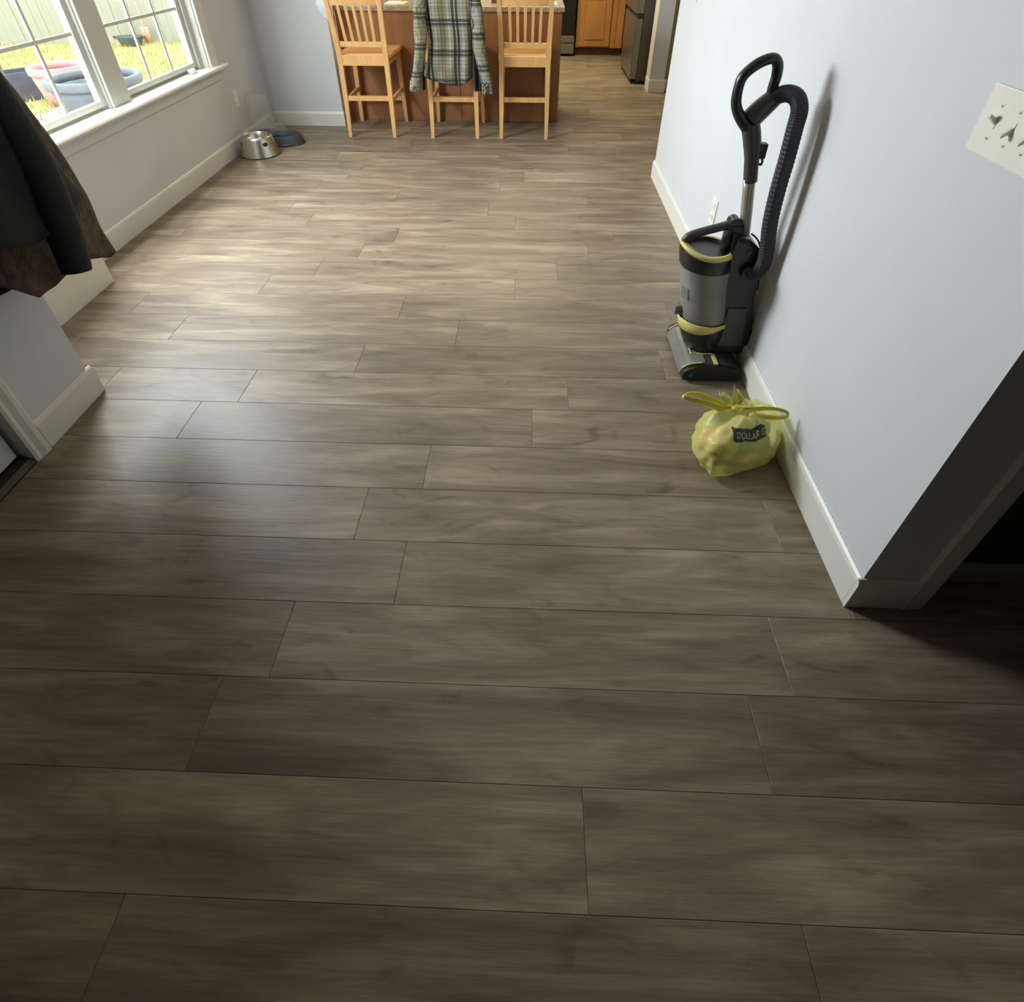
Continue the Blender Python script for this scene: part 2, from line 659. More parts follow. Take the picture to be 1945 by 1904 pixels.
# ------------------------------------------------------------------ front door, casing, threshold
b = B()
prism(b, [(XP, 1.302), (XP + .012, 1.302), (XP + .016, 1.312), (XP + .014, 1.326), (XP + .020, 1.345), (XP + .020, 1.362), (XP + .012, 1.372), (XP, 1.372)], 2, 0, 2.12)
prism(b, [(XP, .288), (XP + .020, .288), (XP + .014, .345), (XP, .358)], 2, 0, 2.12)
box(b, XP, XP + .018, .288, 1.372, 2.06, 2.13)
struct('trim_3', b, M_trim)
d = struct('door_1', box(B(), XP - .072, XP - .030, .375, 1.288, .040, 2.045, .003), M_door)
for z0, z1 in ((.25, .95), (1.12, 1.92)):
    for y0, y1 in ((.49, .80), (.87, 1.18)):
        b = B()
        box(b, XP - .031, XP - .024, y0, y1, z0, z1, .003)
        box(b, XP - .026, XP - .021, y0 + .035, y1 - .035, z0 + .035, z1 - .035, .002)
        obj('door_panel', b, M_door, d)
b = B()
tube(b, [(XP - .03, .44, .98), (XP + .02, .44, .98)], .012, 12, 1)
tube(b, [(XP + .012, .44, .98), (XP + .02, .44, .98), (XP + .035, .44, .98), (XP + .048, .44, .98), (XP + .052, .44, .98)], [.012, .024, .03, .024, .006], 14, 2)
obj('door_knob', b, M_steel, d, True)
b = B()
prism(b, [(XP - .11, 0), (XP + .012, 0), (XP + .012, .006), (XP - .004, .022), (XP - .028, .030), (XP - .11, .034)], 1, .36, 1.302)
struct('trim_4', b, M_bronze)
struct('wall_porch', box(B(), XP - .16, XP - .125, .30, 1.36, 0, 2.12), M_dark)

# ------------------------------------------------------------------ window
XG = -2.452                                             # plane of the sashes
win = struct('window_1', box(box(box(box(B(), XG - .055, XL - .002, WY1 - .004, WY1 + .012, WZ0, WZ1), XG - .055, XL - .002, WY0 - .012, WY0 + .004, WZ0, WZ1), XG - .055, XL - .002, WY0, WY1, WZ1 - .004, WZ1 + .012), XG - .06, XL - .001, WY0, WY1, WZ0 - .01, WZ0 + .016), M_trim)
b = B()
box(b, XL, XL + .018, WY1 + .004, WY1 + .115, .64, 2.20, .004)
box(b, XL, XL + .018, WY0 - .115, WY0 - .004, .64, 2.20, .004)
box(b, XL, XL + .018, WY0 - .115, WY1 + .115, WZ1 + .004, WZ1 + .115, .004)
obj('casing', b, M_trim, win)
b = B()
prism(b, [(XL - .07, .612), (XL + .052, .612), (XL + .060, .618), (XL + .062, .628), (XL + .058, .638), (XL + .048, .641), (XL - .012, .641), (XL - .0125, .628), (XL - .020, .628), (XL - .0205, .639), (XL - .07, .639)], 1, WY0 - .16, WY1 + .19)
obj('stool_ledge', b, M_trim, win)
obj('apron', box(B(), XL, XL + .016, WY0 - .12, WY1 + .12, .545, .612, .004), M_wall, win)
# frame between the two units
obj('mullion', box(B(), XG - .03, XG + .045, 3.425, 3.598, .641, WZ1 - .004, .005), M_vinyl, win)
for (ya, yb) in ((2.492, 3.425), (3.598, 4.53)):
    b = B()                                             # vinyl outer frame of one unit
    box(b, XG - .05, XG + .03, ya - .042 if ya < 3 else ya, ya + .012, .641, WZ1 - .004)
    box(b, XG - .05, XG + .03, yb - .012, yb + .04 if yb > 4 else yb, .641, WZ1 - .004)
    box(b, XG - .05, XG + .03, ya, yb, WZ1 - .03, WZ1 - .004)
    box(b, XG - .05, XG - .018, ya, yb, .600, .664)
    obj('unit_frame', b, M_vinyl, win)
    for (za, zb, xo) in ((.658, 1.385, 0.0), (1.365, 2.072, -.032)):
        x0, x1 = XG - .014 + xo, XG + .014 + xo
        a, c = ya + .014, yb - .014
        st = .038
        b = B()
        box(b, x0, x1, a, a + st, za, zb, .004)
        box(b, x0, x1, c - st, c, za, zb, .004)
        box(b, x0, x1, a + st - .004, c - st + .004, za, za + .030, .003)
        box(b, x0, x1, a + st - .004, c - st + .004, zb - .034, zb, .003)
        sash = obj('sash', b, M_vinyl, win)
        gy0, gy1, gz0, gz1 = a + st, c - st, za + .030, zb - .034
        for i in (1, 2):
            yy = gy0 + (gy1 - gy0) * i / 3
            obj('muntin', box(B(), XG - .006 + xo, XG + .006 + xo, yy - .009, yy + .009, gz0, gz1, .002), M_vinyl, sash)
        zz = (gz0 + gz1) / 2
        obj('muntin', box(B(), XG - .0055 + xo, XG + .0055 + xo, gy0, gy1, zz - .009, zz + .009, .002), M_vinyl, sash)
        obj('pane', box(B(), XG - .002 + xo, XG + .002 + xo, gy0 - .004, gy1 + .004, gz0 - .004, gz1 + .004), M_glass, sash)
# small crumpled wrapper left on the ledge by the right end
b = B()
t = bmesh.new()
bmesh.ops.create_icosphere(t, subdivisions=2, radius=.03)
for v in t.verts:
    v.co *= 1 + .5 * noise.noise(v.co * 60)
    v.co.z *= .6
    v.co += Vector((-2.40, 4.36, .656))
join(b, t)
tag(obj('crumpled_wrapper', b, film('wrapper_clear', (226, 224, 216), .25, .1)), 'small crumpled clear wrapper on the right end of the window ledge', 'wrapper')


# ------------------------------------------------------------------ outdoors
GZ = -.20
M_grass = mat('lawn_grass', (176, 180, 100), .95, scale=3.0, rgb2=(210, 190, 140), bump=.6, bscale=60)
M_blade = mat('grass_blade', (166, 176, 92), .8, scale=2, rgb2=(212, 196, 136))
M_fence = mat('fence_weathered', (176, 170, 152), .9, vary=.06, scale=4, stretch=(6, 6, .5), bump=.1)
M_patio = mat('patio_concrete', (186, 172, 168), .9, vary=.10, scale=9, bump=.1)
b = B()
n = 26
gv = [[b.verts.new((-16 + i * 14 / n * .985, -2 + j * 20 / n, GZ + .02 * noise.noise(Vector((i * .7, j * .7, 0))))) for j in range(n + 1)] for i in range(n + 1)]
for i in range(n):
    for j in range(n):
        b.faces.new((gv[i][j], gv[i + 1][j], gv[i + 1][j + 1], gv[i][j + 1]))
lawn = struct('lawn', b, M_grass, smooth=True)
b = B()
rg = random.Random(5)
for _ in range(7000):
    x, y = rg.uniform(-9.6, -4.7), rg.uniform(5.2, 11.4)
    hgt = rg.uniform(.03, .10)
    a = rg.uniform(0, 6.28)
    dx, dy = math.cos(a) * .012, math.sin(a) * .012
    lx, ly = rg.uniform(-.04, .04), rg.uniform(-.04, .04)
    b.faces.new((b.verts.new((x - dx, y - dy, GZ - .01)), b.verts.new((x + dx, y + dy, GZ - .01)), b.verts.new((x + lx, y + ly, GZ + hgt))))
obj('grass', b, M_blade, lawn)['kind'] = 'stuff'
b = box(B(), -5.35, -2.53, 2.0, 6.75, GZ - .05, GZ + .03, .01)
struct('patio', b, M_patio)
# board fence at the back of the lawn
fe = empty('board_fence', (-8.45, 10.77, GZ), 'weathered grey board fence along the back of the lawn', 'fence', rz=math.atan2(.38, 2.14))
fm = None
for i in range(58):
    if fm is None:
        fm = bpy.data.meshes.new('fence_board')
        t = box(B(), -.0685, .0685, -.010, .010, 0, 1.82, .003)
        t.to_mesh(fm)
        t.free()
        fm.materials.append(M_fence)
    o = bpy.data.objects.new('fence_board', fm)
    o.parent = fe
    o.location = (-4.0 + i * .139, .006 * math.sin(i * 2.3), -.02 + .012 * math.sin(i * 1.7))
    COL.objects.link(o)
for z in (.35, 1.45):
    obj('fence_rail', box(B(), -4.1, 4.3, .012, .05, z, z + .09), M_fence, fe)

M_pink = mat('planter_terracotta_pink', (226, 170, 164), .6, vary=.08, scale=6)
M_slate = mat('planter_slate', (134, 138, 140), .6, vary=.10, scale=6)
M_soil = mat('potting_soil', (58, 48, 40), .95, vary=.3, scale=20)


def planter(name, x, y, r, h, m, label, n=32, hollow=.5):
    e = empty(name, (x, y, GZ), label, 'planter', 'planters on the lawn by the patio')
    pr = [(r * .60, 0), (r * .70, .02), (r * .82, h * .3), (r * .90, h * .60), (r * .93, h * .80)]
    ins = [(r * .84, h * .79), (r * .74, h * .5)]
    obj('body', lathe(B(), pr + ins, n=n), m, e, True)
    rim = [(r * .92, h * .79), (r * .99, h * .80), (r, h * .84), (r * 1.0, h * .97), (r * .97, h), (r * .90, h), (r * .86, h * .97), (r * .845, h * .79)]
    rs = [[(a * math.cos(6.28318 * j / n), a * math.sin(6.28318 * j / n), z) for j in range(n)] for a, z in rim]
    obj('rim', rings(B(), rs, cap=False, closed=True), m, e, True)
    obj('soil', lathe(B(), [(r * .73, h * .48), (r * .72, h * .52), (.01, h * .54)], n=n), M_soil, e, True)
    return e


planter('round_planter', -5.40, 6.98, .29, .40, M_pink, 'pale pink terracotta planter tapering down, standing on the grass outside')
planter('round_planter', -4.62, 6.42, .455, .41, M_slate, 'wide slate blue planter nearest the window, in front of the pink planter')
e = empty('trough_planter', (-5.72, 7.35, GZ), 'dark grey box shaped trough behind the pink planter, at the left edge', 'planter', rz=.9)
M_trough = mat('trough_grey', (96, 96, 110), .8, vary=.1)
for y0, y1, x0, x1 in ((-.03, 0, -.6, .6), (.27, .30, -.6, .6), (0, .27, -.6, -.57), (0, .27, .57, .6)):
    obj('side_board', box(B(), x0, x1, y0, y1, 0, .30, .004), M_trough, e)
obj('soil', box(B(), -.57, .57, 0, .27, .02, .26), M_soil, e)

# things by the fence
e = empty('garden_tub', (-6.80, 10.72, GZ), 'low dark garden tub standing on the grass before the fence', 'tub')
rs = []
for z, a, c in ((.0, .14, .10), (.02, .17, .12), (.13, .21, .15), (.145, .225, .16), (.15, .215, .15), (.13, .19, .13), (.05, .15, .10)):
    rs.append([(a * math.cos(6.28318 * j / 20), c * math.sin(6.28318 * j / 20), z) for j in range(20)])
obj('body', rings(B(), rs), mat('tub_dark', (88, 98, 100), .6, vary=.1), e, True)
for s_ in (-1, 1):
    obj('handle', tube(B(), [(.21 * s_, -.05, .12), (.27 * s_, 0, .14), (.21 * s_, .05, .12)], .010, 8), M_slot, e, True)
b = B()
tube(b, [(-6.62, 10.93, GZ - .01), (-6.63, 10.945, .25), (-6.64, 10.96, .42)], .012, 8, 2)
rs = [[(x, y, z) for x, y in ((-6.70, 10.925), (-6.545, 10.925), (-6.545, 10.94), (-6.70, 10.94))] for z in (-.02, .16)]
rings(b, [[(-6.67, 10.925, GZ + .02), (-6.57, 10.925, GZ + .02), (-6.57, 10.935, GZ + .02), (-6.67, 10.935, GZ + .02)], [(-6.70, 10.93, .06), (-6.545, 10.93, .06), (-6.545, 10.94, .06), (-6.70, 10.94, .06)]])
tag(obj('garden_spade', b, mat('spade_orange', (232, 168, 140), .6, vary=.1), None, True), 'faded orange garden spade leaning at the fence behind the dark tub', 'spade')


# ------------------------------------------------------------------ helper: world-space mesh under a thing
def part(name, bm, m, parent, smooth=False, ang=None):
    root = parent
    off = Vector((0, 0, 0))
    while root is not None:
        off += root.location
        root = root.parent
    bmesh.ops.translate(bm, verts=bm.verts[:], vec=-off)
    o = obj(name, bm, m, parent, smooth)
    if ang:
        auto(o, ang)
    return o


def interp(tab, x):
    tab = sorted(tab)
    if x <= tab[0][0]:
        return tab[0][1]
    for (a, fa), (b_, fb) in zip(tab, tab[1:]):
        if x <= b_:
            return fa + (fb - fa) * (x - a) / (b_ - a)
    return tab[-1][1]


# ------------------------------------------------------------------ peninsula and kitchen
IX0, IX1, IY = XP, .245, 5.68
isl = empty('peninsula', (-.74, IY, 0), 'brown wood fronted kitchen peninsula behind the row of stools', 'kitchen island')
part('front_panel', box(B(), IX0 + .004, .150, IY, IY + .02, 0, .886), M_island, isl)
part('corner_post', box(B(), .152, IX1, IY + .004, IY + .06, 0, .886, .004), mat('island_post', (150, 102, 54), .45, vary=.12, scale=3, stretch=(4, 4, .6)), isl)
part('cabinet_box', box(B(), IX0 + .004, IX1 - .004, IY + .062, 6.30, 0, .886), M_island, isl)
part('panel_seam', box(B(), -.664, -.658, IY - .003, IY + .001, .0, .886), M_toe, isl)
ct = box(B(), IX0 - .02, .262, IY - .04, 6.50, .888, .926, .006)
tag(obj('countertop', ct, M_stone), 'beige speckled stone countertop lying on the peninsula', 'countertop')
# things on the counter
tag(obj('paper_sheet', box(B(), -1.29, -1.175, 5.72, 5.95, .9265, .934, .001), M_paper), 'white paper stack on the counter beside the left stool', 'paper')
tag(obj('envelope', box(B(), -1.17, -1.12, 5.73, 5.95, .9265, .930, .001), M_paper2), 'cream yellow envelope on the counter next to the white paper', 'envelope')
tag(obj('small_carton', box(B(), -.375, -.30, 5.90, 5.99, .9265, .99, .003), M_cardb), 'small dark brown carton on the counter right of the draped shirt', 'box')
tag(obj('receipt', box(B(), .16, .20, 5.80, 6.02, .9265, .928, .0005), M_paper), 'narrow white receipt lying near the right end of the counter', 'paper')
# white cloth draped over the left counter corner
b = B()
rs = []
for i in range(13):
    s = i / 12
    z = 1.0 - .165 * s
    r_ = [.03, .045, .06, .066, .068, .066, .062, .056, .05, .044, .036, .026, .012][i]
    ring = []
    for j in range(24):
        a = 6.28318 * j / 24
        k = 1 + .16 * noise.noise(Vector((math.cos(a) * 2, math.sin(a) * 2, s * 3)))
        ring.append((-1.728 + .03 * s + r_ * k * math.cos(a), 5.425 + .62 * r_ * k * math.sin(a), z))
    rs.append(ring)
rings(b, rs)
tag(obj('white_cloth', b, M_cloth, None, True), 'white cloth bunched at the wall corner at the left end of the counter', 'cloth')

# kitchen run at the far end
cb = empty('base_cabinet', (.92, 9.05, 0), 'maple base cabinet with raised panel door, right of the oven', 'cabinet')
part('body', box(B(), .592, 1.238, 9.06, 9.70, .10, .88), M_cab, cb)
part('toe_kick', box(B(), .592, 1.238, 9.12, 9.16, 0, .10), M_toe, cb)


def raised_door(x0, x1, z0, z1, y, parent, nm='door'):
    d_ = part(nm, box(B(), x0, x1, y - .020, y - .001, z0, z1, .003), M_cab, parent)
    w = .062
    t = B()
    box(t, x0 + .002, x0 + w, y - .026, y - .019, z0 + .002, z1 - .002, .003)
    box(t, x1 - w, x1 - .002, y - .026, y - .019, z0 + .002, z1 - .002, .003)
    box(t, x0 + w, x1 - w, y - .026, y - .019, z0 + .002, z0 + w, .003)
    box(t, x0 + w, x1 - w, y - .026, y - .019, z1 - w, z1 - .002, .003)
    part('door_frame', t, M_cab, d_)
    if x1 - x0 > .25:
        part('door_field', box(B(), x0 + w + .02, x1 - w - .02, y - .027, y - .019, z0 + w + .02, z1 - w - .02, .008), M_cab, d_)
    return d_


raised_door(.632, 1.056, .115, .73, 9.06, cb)
raised_door(1.070, 1.232, .095, .73, 9.06, cb)
part('drawer_front', box(B(), .632, 1.232, 9.036, 9.059, .745, .865, .004), M_cab, cb)
cc = empty('corner_cabinet', (1.56, 9.16, 0), 'maple corner cabinet set back beside the refrigerator', 'cabinet')
part('body', box(B(), 1.242, 1.895, 9.17, 9.70, .10, .88), M_cab, cc)
part('toe_kick', box(B(), 1.242, 1.895, 9.22, 9.26, 0, .10), M_toe, cc)
raised_door(1.262, 1.70, .125, .86, 9.17, cc)
tag(obj('kitchen_counter', box(B(), .592, 1.895, 9.03, 9.74, .882, .92, .006), M_stone), 'stone worktop on the far kitchen cabinets', 'countertop')
# oven range
rg_ = empty('oven_range', (.18, 9.0, 0), 'black oven range with a silver bottom drawer, past the peninsula end', 'oven')
part('body', box(B(), -.19, .572, 9.01, 9.70, .04, .91), M_blk, rg_)
part('oven_door', box(B(), -.185, .567, 8.975, 9.009, .265, .80, .006), M_blk, rg_)
dr = part('drawer', box(B(), -.185, .567, 8.970, 9.009, .035, .160, .006), M_steel, rg_)
part('drawer_lip', box(B(), -.185, .567, 8.972, 9.009, .168, .255, .006), M_steel, rg_)
part('door_handle', tube(B(), [(-.12, 8.975, .75), (-.12, 8.93, .75), (.50, 8.93, .75), (.50, 8.975, .75)], .012, 8, 1), M_steel, rg_, True)
part('cooktop', box(B(), -.19, .572, 8.99, 9.70, .911, .925, .004), M_blk, rg_)
part('foot', box(B(), .50, .56, 9.03, 9.09, 0, .04), M_rubber, rg_)
part('foot', box(B(), -.18, -.12, 9.03, 9.09, 0, .04), M_rubber, rg_)
# refrigerator
fr = empty('refrigerator', (1.5, 7.8, 0), 'stainless refrigerator with bottom freezer drawer beside the partition', 'refrigerator')
part('body', box(B(), 1.206, 1.88, 7.30, 8.22, .03, 1.74, .006), M_fridge, fr)
part('freezer_drawer', box(B(), 1.128, 1.202, 7.305, 8.215, .05, .655, .008), M_steel, fr)
part('door', box(B(), 1.122, 1.202, 7.305, 7.756, .70, 1.73, .008), M_steel, fr)
part('door', box(B(), 1.122, 1.202, 7.764, 8.215, .70, 1.73, .008), M_steel, fr)
part('grip_recess', box(B(), 1.145, 1.202, 7.31, 8.21, .657, .698), M_rubber, fr)
part('kick_grille', box(B(), 1.15, 1.86, 7.32, 8.20, 0, .03), M_rubber, fr)


# ------------------------------------------------------------------ counter stools
def make_stool():
    e = empty('bar_stool', (0, 0, 0), 'stool', 'bar stool', 'oak stools along the peninsula')
    for s in (-1, 1):
        b = B()
        P = [(s * .195, -.262, 0), (s * .192, -.235, .30), (s * .190, -.222, .56), (s * .190, -.226, .66), (s * .197, -.262, .86), (s * .206, -.312, 1.085)]
        rs = []
        for i, p in enumerate(P):
            w = [.028, .036, .040, .040, .036, .030][i]
            rs.append([(p[0] + a * w / 2, p[1] + c * w / 2, p[2]) for a, c in ((-1, -1), (1, -1), (1, 1), (-1, 1))])
        rings(b, rs)
        auto(obj('rear_leg', b, M_oak, e), 40)
    for s in (-1, 1):
        obj('front_leg', bar(B(), (s * .212, .235, 0), (s * .195, .212, .600), .030, .030, .042, .042, .002), M_oak, e)
    # seat: slightly dished board with rounded edges
    b = B()
    rs = []
    def ring(ins, z, dish=0):
        out = []
        for (x, y) in ((-.215 + ins, -.205 + ins), (.215 - ins, -.205 + ins), (.232 - ins, .262 - ins), (-.232 + ins, .262 - ins)):
            out.append((x, y, z))
        return out
    rings(b, [ring(.008, .600), ring(0, .606), ring(0, .630), ring(.006, .637), ring(.05, .6355), ring(.12, .631)])
    obj('seat', b, M_oak, e)
    obj('apron', box(B(), -.172, .172, -.240, -.218, .556, .632, .002), M_oak, e)
    obj('apron', box(B(), -.176, .176, .205, .227, .552, .599, .002), M_oak, e)
    for s in (-1, 1):
        obj('apron', box(B(), s * .190 - .010, s * .190 + .010, -.204, .194, .552, .599, .002), M_oak, e)
    # back: lower rail, crest, five slats
    obj('lower_rail', box(B(), -.173, .173, -.246, -.224, .692, .730, .002), M_oak, e)
    b = B()
    rs = []
    for i in range(9):
        t = -1 + i / 4
        yb = -.018 * (1 - t * t)
        x = t * .19
        rs.append([(x, -.300 + yb + .002, .985), (x, -.280 + yb, .985), (x, -.302 + yb, 1.082), (x, -.312 + yb, 1.088), (x, -.322 + yb, 1.082)])
    rings(b, rs)
    obj('crest_rail', b, M_oak, e)
    for i in range(5):
        x = (-2 + i) * .058
        obj('slat', bar(B(), (x, -.236, .728), (x * 1.05, -.296 - .016 * (1 - (x / .19) ** 2), .990), .022, .012, .022, .012), M_oak, e)
    obj('stretcher', box(B(), -.176, .176, -.245, -.227, .288, .326, .002), M_oak, e)
    obj('stretcher', box(B(), -.190, .190, .207, .231, .190, .228, .002), M_oak, e)
    for s in (-1, 1):
        obj('stretcher', prism(B(), [(s * .193 - .009, -.218), (s * .193 + .009, -.218), (s * .202 + .009, .212), (s * .202 - .009, .212)], 2, .268, .304), M_oak, e)
    return e


stool = make_stool()
for i, (x, y, lab) in enumerate(((-1.388, 5.392, 'oak bar stool at the left end of the peninsula, by the grey wall'),
                                 (-.662, 5.392, 'oak bar stool with the plaid shirt over its back, between two bare stools'),
                                 (-.064, 5.400, 'oak bar stool with bare slatted back at the right end of the peninsula'))):
    o = stool if i == 0 else copy_tree(stool)
    o.location = (x, y, 0)
    o['label'] = lab

# ------------------------------------------------------------------ plaid shirt on the middle stool
def cloth_grid(name, fn, nu, nv, m, parent, thick=.004, closed=False):
    b = B()
    uvl = b.loops.layers.uv.new('UVMap')
    vs = [[None] * (nu + 1) for _ in range(nv + 1)]
    uvs = [[None] * (nu + 1) for _ in range(nv + 1)]
    for j in range(nv + 1):
        for i in range(nu + 1):
            if closed and i == nu:
                p, uv = fn(0, j / nv)
                vs[j][i] = vs[j][0]
                uvs[j][i] = fn(1, j / nv)[1]
                continue
            p, uv = fn(i / nu, j / nv)
            vs[j][i] = b.verts.new(p)
            uvs[j][i] = uv
    for j in range(nv):
        for i in range(nu):
            f = b.faces.new((vs[j][i], vs[j][i + 1], vs[j + 1][i + 1], vs[j + 1][i]))
            for l, (jj, ii) in zip(f.loops, ((j, i), (j, i + 1), (j + 1, i + 1), (j + 1, i))):
                l[uvl].uv = uvs[jj][ii]
    o = part(name, b, m, parent, True)
    sm = o.modifiers.new('thickness', 'SOLIDIFY')
    sm.thickness = thick
    sm.offset = 0
    return o


sh = empty('plaid_shirt', (-.662, 5.04, .40), 'grey and pale blue plaid flannel shirt draped over the middle stool back', 'shirt')
LX = [(1.10, -.845), (1.03, -.862), (.90, -.835), (.75, -.815), (.63, -.842), (.50, -.900), (.43, -.905)]
RX = [(1.10, -.455), (1.03, -.437), (.86, -.470), (.75, -.480), (.63, -.482), (.487, -.490), (.43, -.495)]
HEM = [(0, .512), (.12, .490), (.3, .462), (.5, .446), (.65, .434), (.8, .436), (.92, .465), (1, .490)]


def back_panel(u, v):
    zt = 1.104 - .018 * abs(2 * u - 1) ** 2
    zb = interp(HEM, u)
    z = zt + (zb - zt) * v
    xl, xr = interp(LX, z), interp(RX, z)
    x = xl + (xr - xl) * u
    y = 5.022 + .020 * v
    y += .010 * math.sin(u * 17 + v * 2) * v + .012 * noise.noise(Vector((u * 3, v * 3, 1)))
    e = abs(2 * u - 1)
    y += .06 * max(0, e - .72) ** 1.3 * 4 * (.4 + .6 * v)
    if v < .05:
        y += .05 * (1 - v / .05)
    return (x, y, z), (x * .98 + .004 * math.sin(v * 9), z)


cloth_grid('back_panel', back_panel, 40, 44, M_plaid, sh)


def yoke(u, v):
    x = -.835 + .37 * u
    y = 5.064 + .10 * v
    z = 1.106 - .018 * (2 * u - 1) ** 2 - .06 * v * v
    return (x, y, z), (x, z + y)


cloth_grid('yoke', yoke, 16, 5, M_plaid, sh)


def front_panel(x0, x1, z1, z0, sx, y0):
    def f(u, v):
        z = z1 + (z0 - z1) * v
        x = x0 + (x1 - x0) * u + sx * v
        y = y0 + .03 * u + .012 * math.sin(u * 9 + v * 4)
        return (x, y, z), (x, z)
    return f


cloth_grid('front_panel', front_panel(-.872, -.856, 1.05, .392, -.030, 5.078), 8, 20, M_plaid_in, sh)
cloth_grid('front_panel', front_panel(-.50, -.44, .85, .392, .03, 5.060), 8, 20, M_plaid_in, sh)


def sleeve(path, rad, seed):
    pts = smooth_path(path, 6)
    m = len(pts)

    def f(u, v):
        i = min(m - 1, int(round(v * (m - 1))))
        p = pts[i]
        a = u * 2 * math.pi
        k = v * (len(rad) - 1)
        q = min(int(k), len(rad) - 2)
        r = rad[q] + (rad[q + 1] - rad[q]) * (k - q)
        r *= 1 + .16 * noise.noise(Vector((math.cos(a) * 1.4, math.sin(a) * 1.4, v * 7 + seed)))
        return (p.x + r * math.cos(a), p.y + .55 * r * math.sin(a), p.z), (r * a * .9 + seed, p.z + p.x * .3)
    return f, m - 1


f, nv = sleeve([(-.842, 5.030, 1.085), (-.858, 5.005, .98), (-.870, 4.99, .85), (-.880, 4.985, .70), (-.908, 4.985, .57), (-.940, 4.985, .475)], [.034, .046, .046, .044, .042, .040], 1)
o1 = cloth_grid('sleeve', f, 18, nv, M_plaid, sh, closed=True)
f, nv = sleeve([(-.938, 4.985, .490), (-.945, 4.985, .45), (-.945, 4.985, .408)], [.041, .046, .048], 1.4)
cloth_grid('cuff', f, 18, nv, M_plaid, o1, closed=True)
f, nv = sleeve([(-.455, 5.032, 1.085), (-.435, 5.005, .98), (-.424, 4.99, .85), (-.410, 4.985, .70), (-.388, 4.985, .57), (-.368, 4.985, .47)], [.034, .046, .050, .050, .046, .042], 2)
o2 = cloth_grid('sleeve', f, 18, nv, M_plaid, sh, closed=True)
f, nv = sleeve([(-.369, 4.985, .480), (-.364, 4.985, .44), (-.362, 4.985, .39)], [.040, .040, .042], 2.4)
cloth_grid('cuff', f, 18, nv, M_plaid, o2, closed=True)
b = B()
for bx, by, bz in ((-.962, 4.957, .425), (-.950, 4.956, .445), (-.372, 4.960, .41), (-.350, 4.961, .41)):
    t = bmesh.new()
    bmesh.ops.create_uvsphere(t, u_segments=8, v_segments=5, radius=.006)
    bmesh.ops.translate(t, verts=t.verts[:], vec=(bx, by, bz))
    join(b, t)
part('cuff_buttons', b, M_slot, sh)

# ------------------------------------------------------------------ upright vacuum cleaner by the right wall
VA = (-.165, 0)
VC = (.766, 2.0)
va = empty('vacuum_cleaner', (.78, 2.0, 0), 'black upright vacuum cleaner with yellow trim, leaning against the right wall', 'vacuum cleaner')


def lp(prof, n=32, cap=True, sx=1, sy=1, dx=0):
    return lathe(B(), prof, VC[0] + dx, VC[1], n, sx, sy, cap, VA)


def sticker_mesh():
    b_ = B()
    cols = []
    for i in range(6):
        a = math.radians(192 + i * 5)
        cols.append([b_.verts.new((VC[0] + VA[0] * z + .0995 * math.cos(a), VC[1] + .0995 * math.sin(a), z)) for z in (.325, .35, .375)])
    for i in range(5):
        for j in range(2):
            b_.faces.new((cols[i][j], cols[i + 1][j], cols[i + 1][j + 1], cols[i][j + 1]))
    return b_


# floor head
hp = [(.648, .010), (.643, .024), (.648, .045), (.664, .062), (.690, .072), (.735, .077), (.790, .078), (.850, .070), (.880, .052), (.886, .024), (.876, .008), (.662, .006)]
head = part('floor_head', prism(B(), hp, 1, 1.852, 2.150), M_vgry, va, ang=50)
for y0, y1 in ((1.832, 1.854), (2.148, 2.170)):
    b = B()
    sc = [(.77 + (x - .77) * .985, .04 + (z - .04) * .97) for x, z in hp]
    prism(b, sc, 1, y0, y1)
    part('end_cap', b, M_vblk, head, ang=50)
b = B()
prism(b, [(.640, .020), (.647, .047), (.663, .0645), (.690, .0745), (.738, .0795), (.738, .074), (.690, .068), (.668, .058), (.652, .04), (.646, .02)], 1, 1.862, 2.140)
part('smoked_cover', b, M_headtop, head, ang=50)
b = B()
for y in (1.858, 2.143):
    tube(b, [(.645, y, .05), (.664, y, .0665), (.690, y, .0765), (.722, y, .0805)], .0035, 6, 2)
tube(b, [(.705, 2.075, .079), (.690, 2.07, .0765), (.692, 1.925, .0765), (.725, 1.918, .0805), (.775, 1.918, .082)], .0035, 6, 1)
box(b, .770, .786, 1.848, 1.918, .077, .083, .002)
part('yellow_trim', b, M_yel, head)
b = B()
for k in range(7):
    box(b, .686, .6885, 1.94 + k * .018, 1.948 + k * .018, .074, .0785)
part('ribbing', b, M_slot, head)
b = B()
rs = [[(.678 + r_ * math.cos(6.283 * j / 14), y, .034 + r_ * math.sin(6.283 * j / 14)) for j in range(14)] for r_, y in ((.010, 1.834), (.010, 1.829), (.006, 1.828))]
part('pivot_cap', rings(b, rs), M_blue, head)
for s in (-1, 1):
    b = B()
    rs = [[(.868 + r_ * math.cos(6.283 * j / 20), 2.0 + s * y, .030 + r_ * math.sin(6.283 * j / 20)) for j in range(20)] for r_, y in ((.026, .085), (.030, .090), (.030, .108), (.026, .113))]
    part('wheel', rings(b, rs), M_rubber, va, ang=40)
b = B()
tube(b, [(.800, 2.0, .045), (.81, 2.0, .075), (.79, 2.0, .12)], [.045, .05, .045], 14, 3)
part('swivel_neck', b, M_vblk, va, True)
